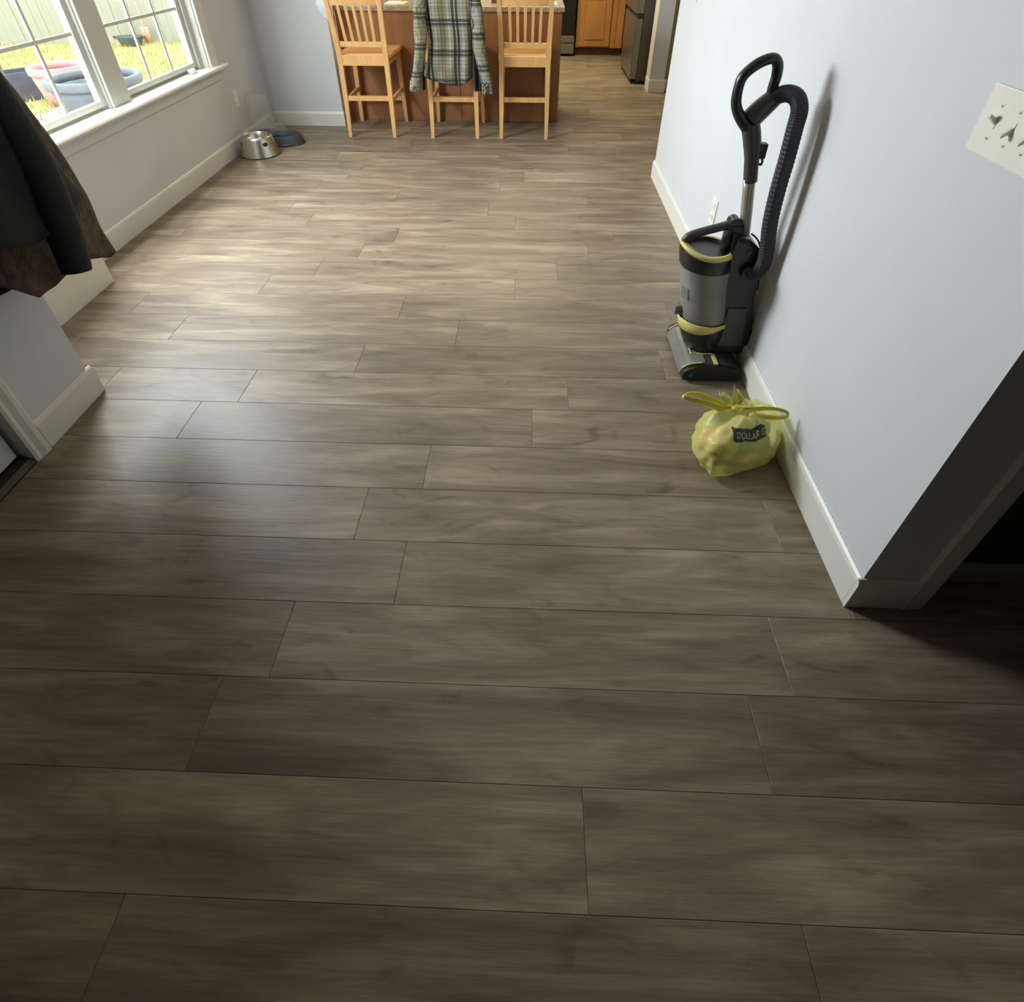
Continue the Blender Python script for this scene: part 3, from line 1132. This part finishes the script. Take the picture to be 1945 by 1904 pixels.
# motor housing, band, dust bin, lid
mh = part('motor_housing', lp([(.050, .066), (.070, .072), (.080, .090), (.088, .120), (.097, .165), (.101, .200), (.101, .226)]), M_vblk, va, ang=40)
b = B()
rs = []
n = 36
for j in range(n):
    a = 6.28318 * j / n
    # the band dips and widens toward the front
    fr_ = max(0, -math.cos(a - .45))
    zb = .205 - .030 * fr_
    zt = .226 + .002 * fr_
    row = []
    for r_, z in ((.100, zb), (.1035, zb + .002), (.1040, zt - .002), (.1005, zt)):
        row.append((VC[0] + VA[0] * z + r_ * math.cos(a), VC[1] + r_ * math.sin(a), z))
    rs.append(row)
rings(b, rs, cap=False, closed=True)
part('yellow_band', b, M_yel, mh, True)
bn = part('dust_bin', lp([(.096, .228), (.098, .236), (.096, .30), (.097, .40), (.099, .455)], cap=False), M_clear, va, True)
part('bin_floor', lp([(.094, .227), (.094, .233)]), M_vblk, bn, ang=40)
part('dust', lp([(.088, .234), (.090, .27), (.088, .305), (.075, .322), (.04, .332)]), M_dust, bn, True)
part('cyclone_core', lp([(.030, .30), (.046, .335), (.062, .37), (.064, .452)]), M_vgry, bn, ang=40)
part('sticker', sticker_mesh(), M_headtop, bn, True)
part('bin_latch', box(B(), .603, .628, 1.975, 2.025, .236, .275, .004), M_headtop, bn)
lid = part('bin_lid', lp([(.099, .455), (.1025, .462), (.1030, .515), (.100, .526), (.090, .527), (.084, .516), (.05, .514)]), M_vblk, va, ang=40)
b = B()
rs = []
for j in range(n):
    a = 6.28318 * j / n
    fr_ = .5 - .5 * math.cos(a)
    rr = (.0995 + .004, .0995 + .005, .0995, .091 - .010 * fr_)
    zz = (.512, .524, .530, .529)
    rs.append([(VC[0] + VA[0] * z + r_ * math.cos(a), VC[1] + r_ * math.sin(a), z + .022 * max(0, -math.cos(a)) ** 2) for r_, z in zip(rr, zz)])
rings(b, rs, cap=False, closed=True)
part('yellow_rim', b, M_yel, lid, True)
part('carry_handle', tube(B(), [(.592, 2.0, .535), (.600, 2.0, .566), (.640, 2.0, .585), (.705, 2.0, .606), (.755, 2.0, .622)], [.015, .016, .016, .016, .017], 12, 4), M_vgry, va, True)
b = B()
tube(b, [(.757, 1.978, .628), (.757, 2.022, .628)], .022, 14, 1)
box(b, .735, .790, 1.972, 2.028, .52, .622, .006)
part('release_button', b, M_vblk, va, ang=40)
# rear spine
sp = [(.772, .072), (.905, .070), (.932, .098), (.917, .125), (.889, .32), (.870, .470), (.872, .515), (.852, .552), (.812, .585), (.755, .598), (.752, .500), (.775, .30)]
b = B()
prism(b, sp, 1, 1.930, 2.070)
bmesh.ops.bevel(b, geom=[e for e in b.edges if abs(e.verts[0].co.y - e.verts[1].co.y) < 1e-5], offset=.014, segments=3, affect='EDGES')
spine = part('spine', b, M_vblk, va, ang=35)
part('side_panel', prism(B(), [(.79, .12), (.888, .12), (.868, .30), (.795, .30)], 1, 1.924, 1.932), M_vgry, spine)
part('hose_port', tube(B(), [(.835, 1.96, .458), (.832, 1.905, .462)], [.036, .032], 16, 1), M_vblk, spine, ang=40)
part('switch', box(B(), .806, .822, 1.925, 1.931, .535, .547, .002), mat('switch_red', (130, 52, 40), .4, vary=.1), spine)
part('tube', tube(B(), [(.812, 2.0, .545), (.807, 2.0, .57), (.791, 2.0, .673), (.769, 2.0, .80)], .0205, 16, 2), M_tube, va, True)
gr = part('grip_sleeve', tube(B(), [(.776, 2.0, .780), (.768, 2.0, .820), (.760, 2.0, .862), (.750, 2.0, .905), (.737, 2.0, .945), (.724, 2.0, .975)], [.0235, .024, .0245, .029, .030, .030], 16, 4), M_vgry, va, True)
part('loop_handle', tube(B(), [(.716, 2.0, .968), (.684, 2.0, .998), (.664, 2.0, 1.035), (.660, 2.0, 1.084), (.668, 2.0, 1.118), (.702, 2.0, 1.150), (.742, 2.0, 1.166), (.763, 2.0, 1.152), (.770, 2.0, 1.118), (.768, 2.0, 1.086), (.768, 2.0, 1.062), (.756, 2.0, 1.035)], [.024, .018, .0165, .0155, .0160, .0165, .0165, .0165, .0160, .0155, .016, .016], 14, 5, flat=1.15), M_vblk, va, True)
part('hose_arm', tube(B(), [(.722, 2.0, .985), (.745, 2.0, 1.015), (.770, 2.0, 1.042), (.786, 2.0, 1.058)], [.034, .034, .031, .027], 16, 4), M_vgry, va, True)
b = B()
box(b, .656, .668, 1.990, 2.010, 1.040, 1.052, .003)
box(b, .660, .674, 1.990, 2.010, 1.016, 1.028, .003)
part('trigger', b, M_headtop, va)
b = B()
box(b, .772, .800, 1.985, 2.015, .862, .912, .005)
tube(b, [(.782, 2.0, .848), (.796, 2.0, .838), (.799, 2.0, .852), (.794, 2.0, .858)], .004, 8, 3)
box(b, .782, .793, 1.992, 2.008, .806, .818, .003)
part('cord_hook', b, M_vgry, va)
hs = [(.782, 2.0, 1.056), (.804, 1.966, 1.074), (.826, 1.938, 1.068), (.838, 1.920, 1.036), (.836, 1.910, .985), (.838, 1.906, .890), (.839, 1.905, .780), (.846, 1.903, .668), (.860, 1.900, .578), (.864, 1.898, .515), (.852, 1.900, .478), (.830, 1.915, .462)]
part('hose', tube(B(), hs, .0250, 14, 14, ribs=.0016), M_hose, va)
for i, pts in enumerate((
        [(.812, 1.955, .605), (.840, 1.94, .582), (.866, 1.935, .520), (.874, 1.935, .46), (.876, 1.94, .40), (.872, 1.945, .35), (.858, 1.95, .315)],
        [(.850, 1.948, .505), (.852, 1.94, .44), (.868, 1.94, .385), (.886, 1.945, .352), (.880, 1.95, .33), (.862, 1.952, .318)],
        [(.862, 1.948, .508), (.868, 1.94, .45), (.884, 1.94, .42), (.890, 1.945, .38), (.868, 1.95, .345)])):
    part('power_cord', tube(B(), pts, .0034, 6, 5), M_vblk, va, True)

# ------------------------------------------------------------------ yellow shopping bag on the floor
BC = Vector((.752, 1.445, 0))
bag = empty('shopping_bag', BC, 'knotted yellow see-through plastic shopping bag full of rubbish on the floor by the baseboard', 'bag')
M_bag = film('bag_film_yellow', (250, 246, 150), .60, .30, (.99, .985, .80))
M_bagk = film('bag_handle_yellow', (250, 236, 96), .14, .35, (.97, .95, .55))


def bag_shape(a, s, grow=0.0):
    """a angle, s 0 bottom..1 neck"""
    prof = [(0, .0, .004), (.06, .72, .001), (.14, .95, .014), (.28, 1.03, .050), (.45, 1.0, .098), (.60, .90, .136), (.74, .68, .166), (.87, .38, .184), (1, .14, .198)]
    r_ = interp([(p[0], p[1]) for p in prof], s)
    z = interp([(p[0], p[2]) for p in prof], s)
    ca, sa = math.cos(a), math.sin(a)
    q = .86
    ex = math.copysign(abs(ca) ** q, ca)
    ey = math.copysign(abs(sa) ** q, sa)
    nz = noise.noise(Vector((ca * 2.2, sa * 2.2, s * 4 + 3)))
    n2 = noise.noise(Vector((ca * 5, sa * 5, s * 9))) + .8 * noise.noise(Vector((ca * 11, sa * 11, s * 14)))
    fold = .020 * math.sin(a * 11 + 3 * nz) * max(0, s - .35) * 1.6
    k = r_ * (1 + .10 * nz + .05 * n2) + fold
    da = (a + 2.05 + math.pi) % (2 * math.pi) - math.pi
    k *= 1 + .20 * math.exp(-(da / .34) ** 2) * max(0, 1 - s / .45)
    x = .153 * k * ex + grow * ca
    y = .122 * k * ey + grow * sa + .042 * k * ex
    z = z * (1 + .10 * nz * (s < .95)) + .012 * max(0, nz) * s
    return Vector((x, y, max(.0015, z)))


b = B()
na, ns = 64, 34
rs = [[BC + bag_shape(6.28318 * j / na, .03 + .97 * i / ns) for j in range(na)] for i in range(ns + 1)]
rings(b, rs)
film_o = part('bag_film', b, M_bag, bag, True)


def ribbon(pts, wid, up=(0, 0, 1)):
    path = smooth_path(pts, 5)
    b_ = B()
    prev = None
    m_ = len(path)
    for i, p in enumerate(path):
        t = i / (m_ - 1)
        w = interp([(k / (len(wid) - 1), v) for k, v in enumerate(wid)], t)
        d_ = (path[min(i + 1, m_ - 1)] - path[max(i - 1, 0)]).normalized()
        n_ = d_.cross(Vector(up))
        if n_.length < 1e-3:
            n_ = Vector((1, 0, 0))
        n_.normalize()
        s_ = n_.cross(d_).normalized()
        rr = [p + s_ * w * .5 + n_ * .001, p + s_ * w * .17 + n_ * .004, p - s_ * w * .17 - n_ * .004, p - s_ * w * .5 + n_ * .001]
        cur = [b_.verts.new(q) for q in rr]
        if prev:
            for k in range(3):
                b_.faces.new((prev[k], prev[k + 1], cur[k + 1], cur[k]))
        prev = cur
    return b_


def handle(name, pts, wid):
    o = part(name, ribbon(pts, wid), M_bagk, bag, True)
    sm = o.modifiers.new('thickness', 'SOLIDIFY')
    sm.thickness = .0016
    return o


KN = Vector((.716, 1.452, .200))
b = B()
t = bmesh.new()
bmesh.ops.create_icosphere(t, subdivisions=3, radius=.020)
for v in t.verts:
    v.co *= 1 + .35 * noise.noise(v.co * 70)
    v.co.z *= .8
    v.co += KN + Vector((.004, -.004, .003))
join(b, t)
part('knot', b, M_bagk, bag, True)
handle('handle', [KN, (.675, 1.450, .194), (.620, 1.452, .215), (.560, 1.462, .226), (.540, 1.470, .229), (.560, 1.480, .236), (.600, 1.478, .234), (.650, 1.470, .214), (.700, 1.460, .192)], [.022, .024, .022, .018, .014, .014, .018, .02, .02])
handle('handle', [KN, (.765, 1.440, .184), (.820, 1.428, .184), (.862, 1.420, .190), (.880, 1.418, .202), (.872, 1.424, .214), (.835, 1.436, .215), (.790, 1.446, .204), (.740, 1.452, .190)], [.022, .024, .022, .018, .012, .012, .014, .018, .020])
# tuft of film sticking out above the knot
b = B()
for k, (dx, dy, h_, w) in enumerate(((-.018, .012, .085, .030), (.004, .02, .062, .034), (-.045, .014, .050, .036), (.02, .004, .036, .03))):
    rows = []
    for i in range(7):
        t_ = i / 6
        c_ = KN + Vector((dx * t_ + .010 * math.sin(3 * t_ + k), dy * t_, h_ * t_ - .004))
        ww = w * (.35 + 1.1 * t_ * (1 - t_) * 2) * (1 - .55 * t_)
        rows.append([b.verts.new(c_ + Vector((ww * (q - 1.5) / 1.5, .008 * math.sin(q * 2.4 + k + i), .010 * math.sin(q * 1.9 + k) * t_))) for q in range(4)])
    for i in range(6):
        for q in range(3):
            b.faces.new((rows[i][q], rows[i][q + 1], rows[i + 1][q + 1], rows[i + 1][q]))
o = part('tuft', b, M_bag, bag, True)
sm = o.modifiers.new('thickness', 'SOLIDIFY')
sm.thickness = .0012
# corner of film at the front bottom
# printed strip with the shop's lettering, lying on the film
M_ink = mat('bag_ink_black', (34, 34, 24), .5, vary=.1)
M_ltr = mat('bag_letters', (196, 190, 110), .5, vary=.05)


def on_bag(u, v, off):
    """u along the strip in metres, v up; returns a point on the bag's front shoulder"""
    s = .735 + v / .19 - u * .10
    lo, hi = -math.pi, 0.0
    for _ in range(28):
        mid = (lo + hi) / 2
        if bag_shape(mid, s).x < u:
            lo = mid
        else:
            hi = mid
    p = BC + bag_shape(mid, s)
    c = BC + Vector((u * .6, 0, .05))
    return p + (p - c).normalized() * off


def map_strip(b_, off):
    for v_ in b_.verts:
        z_ = v_.co.z
        v_.co = on_bag(v_.co.x, v_.co.y, off + z_)
    return b_


b = B()
nx, ny = 28, 6
g = [[b.verts.new((-.060 + .118 * i / nx, -.015 + .028 * j / ny, 0)) for i in range(nx + 1)] for j in range(ny + 1)]
for j in range(ny):
    for i in range(nx):
        b.faces.new((g[j][i], g[j][i + 1], g[j + 1][i + 1], g[j + 1][i]))
strip = part('printed_strip', map_strip(b, .0030), M_ink, bag, True)
fc = bpy.data.curves.new('lettering', 'FONT')
fc.body = 'DOLLAR G'
fc.size = .019
fc.align_x = 'LEFT'
fc.resolution_u = 3
fo = bpy.data.objects.new('lettering', fc)
COL.objects.link(fo)
dg = bpy.context.evaluated_depsgraph_get()
fme = bpy.data.meshes.new_from_object(fo.evaluated_get(dg))
bpy.data.objects.remove(fo)
b = B()
b.from_mesh(fme)
bmesh.ops.subdivide_edges(b, edges=[e for e in b.edges if e.calc_length() > .004], cuts=2, use_grid_fill=False)
bmesh.ops.triangulate(b, faces=b.faces[:])
wmax = max(v_.co.x for v_ in b.verts)
for v_ in b.verts:
    v_.co.x = -.050 + v_.co.x * .100 / wmax
    v_.co.y = v_.co.y - .0085
    v_.co.z = 0
part('lettering', map_strip(b, .0042), M_ltr, strip)
# rubbish inside the bag
items = [((-.080, -.020, .085), (.055, .050, .050), (214, 160, 134)), ((-.105, .02, .06), (.04, .05, .04), (206, 150, 120)),
         ((-.045, -.062, .065), (.034, .022, .044), (150, 176, 50)), ((-.050, -.045, .10), (.032, .024, .03), (150, 170, 40)),
         ((.020, -.055, .060), (.048, .040, .046), (84, 100, 70)), ((.075, -.030, .055), (.050, .055, .044), (110, 116, 76)),
         ((.085, -.010, .10), (.035, .045, .026), (120, 132, 92)), ((.02, .02, .10), (.06, .05, .04), (196, 190, 150)),
         ((.030, -.075, .030), (.055, .025, .022), (196, 130, 84)), ((.105, -.045, .045), (.024, .034, .026), (192, 140, 90)),
         ((-.090, -.070, .040), (.024, .022, .024), (112, 76, 34)), ((-.03, .03, .05), (.06, .05, .045), (180, 176, 140))]
for i, (c, r_, col) in enumerate(items):
    t = bmesh.new()
    bmesh.ops.create_icosphere(t, subdivisions=3, radius=1)
    for v in t.verts:
        k = 1 + .20 * noise.noise(v.co * 1.8 + Vector((i * 5, 0, 0)))
        px = .92 * (v.co.x * r_[0] * k + c[0])
        v.co = Vector((px, .88 * (v.co.y * r_[1] * k + c[1]) + .27 * px, max(.008, v.co.z * r_[2] * k + c[2]))) + BC
    part('rubbish', t, mat('rubbish_%d' % i, col, .7, vary=.18, scale=40), bag, True)

# ------------------------------------------------------------------ pet bowl and feeder in the corner
def lathe_obj(name, prof, x, y, m, parent, n=36, ang=40):
    return part(name, lathe(B(), prof, x, y, n), m, parent, ang=ang)


bw = empty('pet_bowl', (-2.190, 4.625, 0), 'shiny stainless steel pet bowl with sloping sides on the floor under the window wall', 'pet bowl')
prof = [(.150, .006), (.153, .010), (.150, .020), (.128, .095), (.118, .132), (.113, .146), (.108, .149), (.104, .145), (.098, .110), (.085, .075), (.05, .060), (.001, .058)]
part('shell', lathe(B(), prof, -2.190, 4.625, 48, cap=False), M_bowl, bw, ang=50)
lathe_obj('rubber_ring', [(.120, 0), (.149, 0), (.151, .005), (.149, .008), (.120, .008)], -2.190, 4.625, M_rubber, bw)
b = B()
for a in (-2.55, -.75):
    t = bmesh.new()
    bmesh.ops.create_uvsphere(t, u_segments=12, v_segments=8, radius=1)
    dirv = Vector((math.cos(a), math.sin(a), 0))
    for v in t.verts:
        p = v.co
        v.co = Vector((-2.190, 4.625, .102)) + dirv * (.1255 + p.x * .004 - p.z * .0042) + Vector((-dirv.y, dirv.x, 0)) * p.y * .021 + Vector((0, 0, p.z * .015))
    join(b, t)
part('grip_dents', b, M_rubber, bw, True)
fd = empty('pet_feeder', (-2.18, 4.93, 0), 'grey gravity pet feeder with a tall clear tank, in the corner behind the steel bowl', 'pet feeder')
b = B()
out = []
def stadium(x0, x1, yc, r_, z, n=10):
    pts = []
    for i in range(n + 1):
        a = -math.pi / 2 + math.pi * i / n
        pts.append((x1 - r_ + r_ * math.cos(a), yc + r_ * math.sin(a), z))
    for i in range(n + 1):
        a = math.pi / 2 + math.pi * i / n
        pts.append((x0 + r_ + r_ * math.cos(a), yc + r_ * math.sin(a), z))
    return pts
yc = 4.925
rings(b, [stadium(-2.362, -1.928, yc, .110, 0), stadium(-2.360, -1.930, yc, .108, .012), stadium(-2.352, -1.950, yc, .098, .070), stadium(-2.350, -1.955, yc, .096, .078), stadium(-2.342, -1.965, yc, .088, .076),
          stadium(-2.336, -1.985, yc, .072, .030), stadium(-2.33, -2.0, yc, .06, .026)])
part('base', b, M_feeder, fd, ang=40)
b = B()
tube(b, [(-2.16, yc - .105, .010), (-2.05, yc - .112, .012), (-1.985, yc - .085, .014)], .010, 8, 3)
part('base_flange', b, M_feeder, fd, True)
b = B()
lathe(b, [(.070, .078), (.080, .090), (.094, .130), (.096, .20), (.094, .330), (.088, .362), (.070, .382), (.035, .391), (.001, .393)], -2.255, yc, 32, cap=False)
part('tank', b, M_tank, fd, True)
b = B()
rs = []
for i in range(9):
    a = math.pi / 2 * i / 8
    rs.append([(-2.135 + .085 * math.cos(a) * math.cos(6.28318 * j / 24), yc + .075 * math.cos(a) * math.sin(6.28318 * j / 24), .080 + .085 * math.sin(a)) for j in range(24)])
rings(b, rs, cap=False)
part('clear_hood', b, M_tank, fd, True)
part('collar', lathe(B(), [(.082, .070), (.086, .074), (.086, .088), (.080, .092)], -2.255, yc, 28), M_feeder, fd, ang=40)

# ------------------------------------------------------------------ wall plates
def outlet(name, x, yc_, zc_, nx, label, w=.074, h_=.122):
    e = empty(name, (x, yc_, zc_), label, 'outlet')
    s = nx
    xs = sorted((x, x + s * .006))
    part('cover_plate', box(B(), xs[0], xs[1], yc_ - w / 2, yc_ + w / 2, zc_ - h_ / 2, zc_ + h_ / 2, .002), M_plate, e)
    for dz in (-.0275, .0275):
        xs = sorted((x + s * .005, x + s * .0085))
        f_ = part('receptacle', box(B(), xs[0], xs[1], yc_ - .017, yc_ + .017, zc_ + dz - .0145, zc_ + dz + .0145, .0012), M_plate, e)
        b_ = B()
        xs = sorted((x + s * .008, x + s * .0092))
        for dy in (-.0065, .0065):
            box(b_, xs[0], xs[1], yc_ + dy - .001, yc_ + dy + .001, zc_ + dz - .002, zc_ + dz + .007)
        box(b_, xs[0], xs[1], yc_ - .0025, yc_ + .0025, zc_ + dz - .010, zc_ + dz - .005)
        part('slots', b_, M_slot, f_)
    return e


outlet('wall_outlet', XL, 4.838, .366, 1, 'white wall outlet on the window wall, low near the corner', .066, .126)
outlet('wall_outlet', XR, 2.718, .370, -1, 'white wall outlet low on the right wall behind the vacuum', .078, .130)

sw = empty('light_switch', (XR, 1.152, 1.192), 'ivory triple toggle switch plate at the right edge of the photo', 'light switch')
part('cover_plate', box(B(), XR - .007, XR, 1.056, 1.250, 1.128, 1.254, .0028), M_plate, sw)
for i, (yy, up) in enumerate(((1.203, 1), (1.152, -1), (1.102, -1))):
    tg = part('toggle_collar', box(B(), XR - .0085, XR - .006, yy - .0058, yy + .0058, 1.180, 1.204, .0008), M_plate, sw)
    z = 1.192
    b = B()
    pts = [(XR - .007, z - .006), (XR - .024, z + up * .013 - .004), (XR - .024, z + up * .013 + .003), (XR - .007, z + .006)]
    prism(b, pts, 1, yy - .0042, yy + .0042)
    part('toggle', b, M_plate, tg)
    for dz in (-.0302, .0302):
        b = B()
        rs = [[(x_, yy + r_ * math.cos(6.283 * j / 10), z + dz + r_ * math.sin(6.283 * j / 10)) for j in range(10)] for r_, x_ in ((.0032, XR - .006), (.0032, XR - .0080), (.002, XR - .0084))]
        part('screw', rings(b, rs), mat('screw_%d%d' % (i, dz > 0), (170, 160, 130), .35, .6, vary=.1), sw)
th = empty('wall_control', (XR, 3.86, 1.20), 'small white wall control high on the right wall, just below the top edge', 'wall control')
part('cover_plate', box(B(), XR - .006, XR, 3.815, 3.895, 1.142, 1.262, .002), M_plate, th)
part('rocker', box(B(), XR - .010, XR - .005, 3.838, 3.872, 1.168, 1.236, .002), M_plate, th)

# ------------------------------------------------------------------ low white cabinet in the alcove by the window wall
lc = empty('low_cabinet', (-2.27, 2.25, 0), 'plain white low cabinet against the window wall, below the hanging coats', 'cabinet')
part('body', box(B(), -2.360, -2.196, 1.95, 2.556, .0, .70, .002), M_wcab, lc)
part('door', box(B(), -2.197, -2.180, 1.952, 2.556, .0, .698, .002), M_wcab, lc)
part('top', box(B(), -2.362, -2.172, 1.945, 2.562, .70, .718, .003), M_wcab, lc)

# ------------------------------------------------------------------ coats on the short wall
rk = empty('coat_rack', (XP, 1.50, 1.62), 'wooden coat rack with metal hooks above the front door wall baseboard', 'coat rack')
part('rail', box(B(), XP, XP + .02, 1.385, 1.665, 1.58, 1.66, .004), M_toe, rk)
for yy in (1.45, 1.57):
    part('hook', tube(B(), [(XP + .018, yy, 1.62), (XP + .10, yy, 1.60), (XP + .24, yy, 1.60), (XP + .27, yy, 1.625)], .007, 8, 4), M_steel, rk, True)


def coat_body(yl, yr, ztop, zhem, xm, hx, seed, amp=.014, nr=36, na=48):
    b_ = B()
    rs_ = []
    for i in range(nr + 1):
        s = i / nr
        row = []
        for j in range(na):
            a = 6.28318 * j / na
            t = .5 - .5 * math.cos(a)
            zt, zh = interp(ztop, t), interp(zhem, t)
            z = zt + (zh - zt) * s
            y0, y1 = interp(yl, z), interp(yr, z)
            y = y0 + (y1 - y0) * t
            sn = math.sin(a)
            f_ = math.copysign(abs(sn) ** .6, sn)
            nzv = noise.noise(Vector((t * 3.0, z * 2.2, seed + (2 if sn > 0 else 0))))
            fold = amp * math.sin(t * 16 + 2 * nzv + seed) * min(1, s * 2)
            x = xm + f_ * hx * (.55 + .45 * min(1, s * 4)) + (fold + .02 * nzv) * (1 if sn > 0 else .0)
            y += .012 * noise.noise(Vector((z * 9, seed, sn))) * (t > .5)
            row.append((x, y, z + .010 * noise.noise(Vector((t * 9, seed, 4))) * s))
        rs_.append(row)
    return rings(b_, rs_)


ct1 = empty('brown_coat', (-1.60, 1.55, .55), 'long brown fleece coat hanging under the black jacket on the left', 'coat')
yr1 = [(1.56, 1.58), (1.45, 1.72), (1.12, 1.825), (.997, 1.867), (.89, 1.890), (.73, 1.937), (.60, 1.935), (.49, 1.937)]
yl1 = [(1.56, 1.46), (1.45, 1.32), (1.1, 1.25), (.6, 1.22)]
part('body', coat_body(yl1, yr1, [(0, 1.50), (.5, 1.56), (1, 1.50)], [(0, .80), (.25, .65), (.38, .56), (.50, .555), (.60, .60), (.70, .59), (.82, .53), (.92, .50), (1, .495)], -1.605, .066, 3.1), M_coatbrn, ct1, True)
part('hanging_loop', tube(B(), [(-1.60, 1.555, 1.54), (-1.60, 1.572, 1.61), (-1.60, 1.585, 1.54)], .006, 6, 4), M_coatbrn, ct1, True)
ct2 = empty('black_jacket', (-1.46, 1.48, .6), 'black jacket hanging in front of the brown coat at the left edge', 'jacket')
yr2 = [(1.56, 1.47), (1.40, 1.575), (1.11, 1.625), (1.02, 1.680), (.94, 1.705), (.82, 1.755), (.795, 1.766), (.77, 1.70), (.68, 1.58)]
yl2 = [(1.56, 1.38), (1.45, 1.25), (1.1, 1.18), (.6, 1.15)]
part('body', coat_body(yl2, yr2, [(0, 1.50), (.5, 1.56), (1, 1.50)], [(0, .86), (.3, .80), (.45, .775), (.62, .756), (.75, .772), (.88, .755), (1, .79)], -1.460, .046, 7.7, .008), M_coatblk, ct2, True)
part('sleeve', tube(B(), [(-1.45, 1.56, 1.40), (-1.43, 1.570, 1.15), (-1.425, 1.590, .95), (-1.425, 1.580, .80), (-1.425, 1.566, .70), (-1.425, 1.548, .625)], [.05, .060, .060, .058, .054, .048], 16, 5, flat=.75, ref=(0, 1, 0)), M_coatblk, ct2, True)
part('hanging_loop', tube(B(), [(-1.46, 1.435, 1.54), (-1.47, 1.452, 1.61), (-1.46, 1.465, 1.54)], .006, 6, 4), M_coatblk, ct2, True)
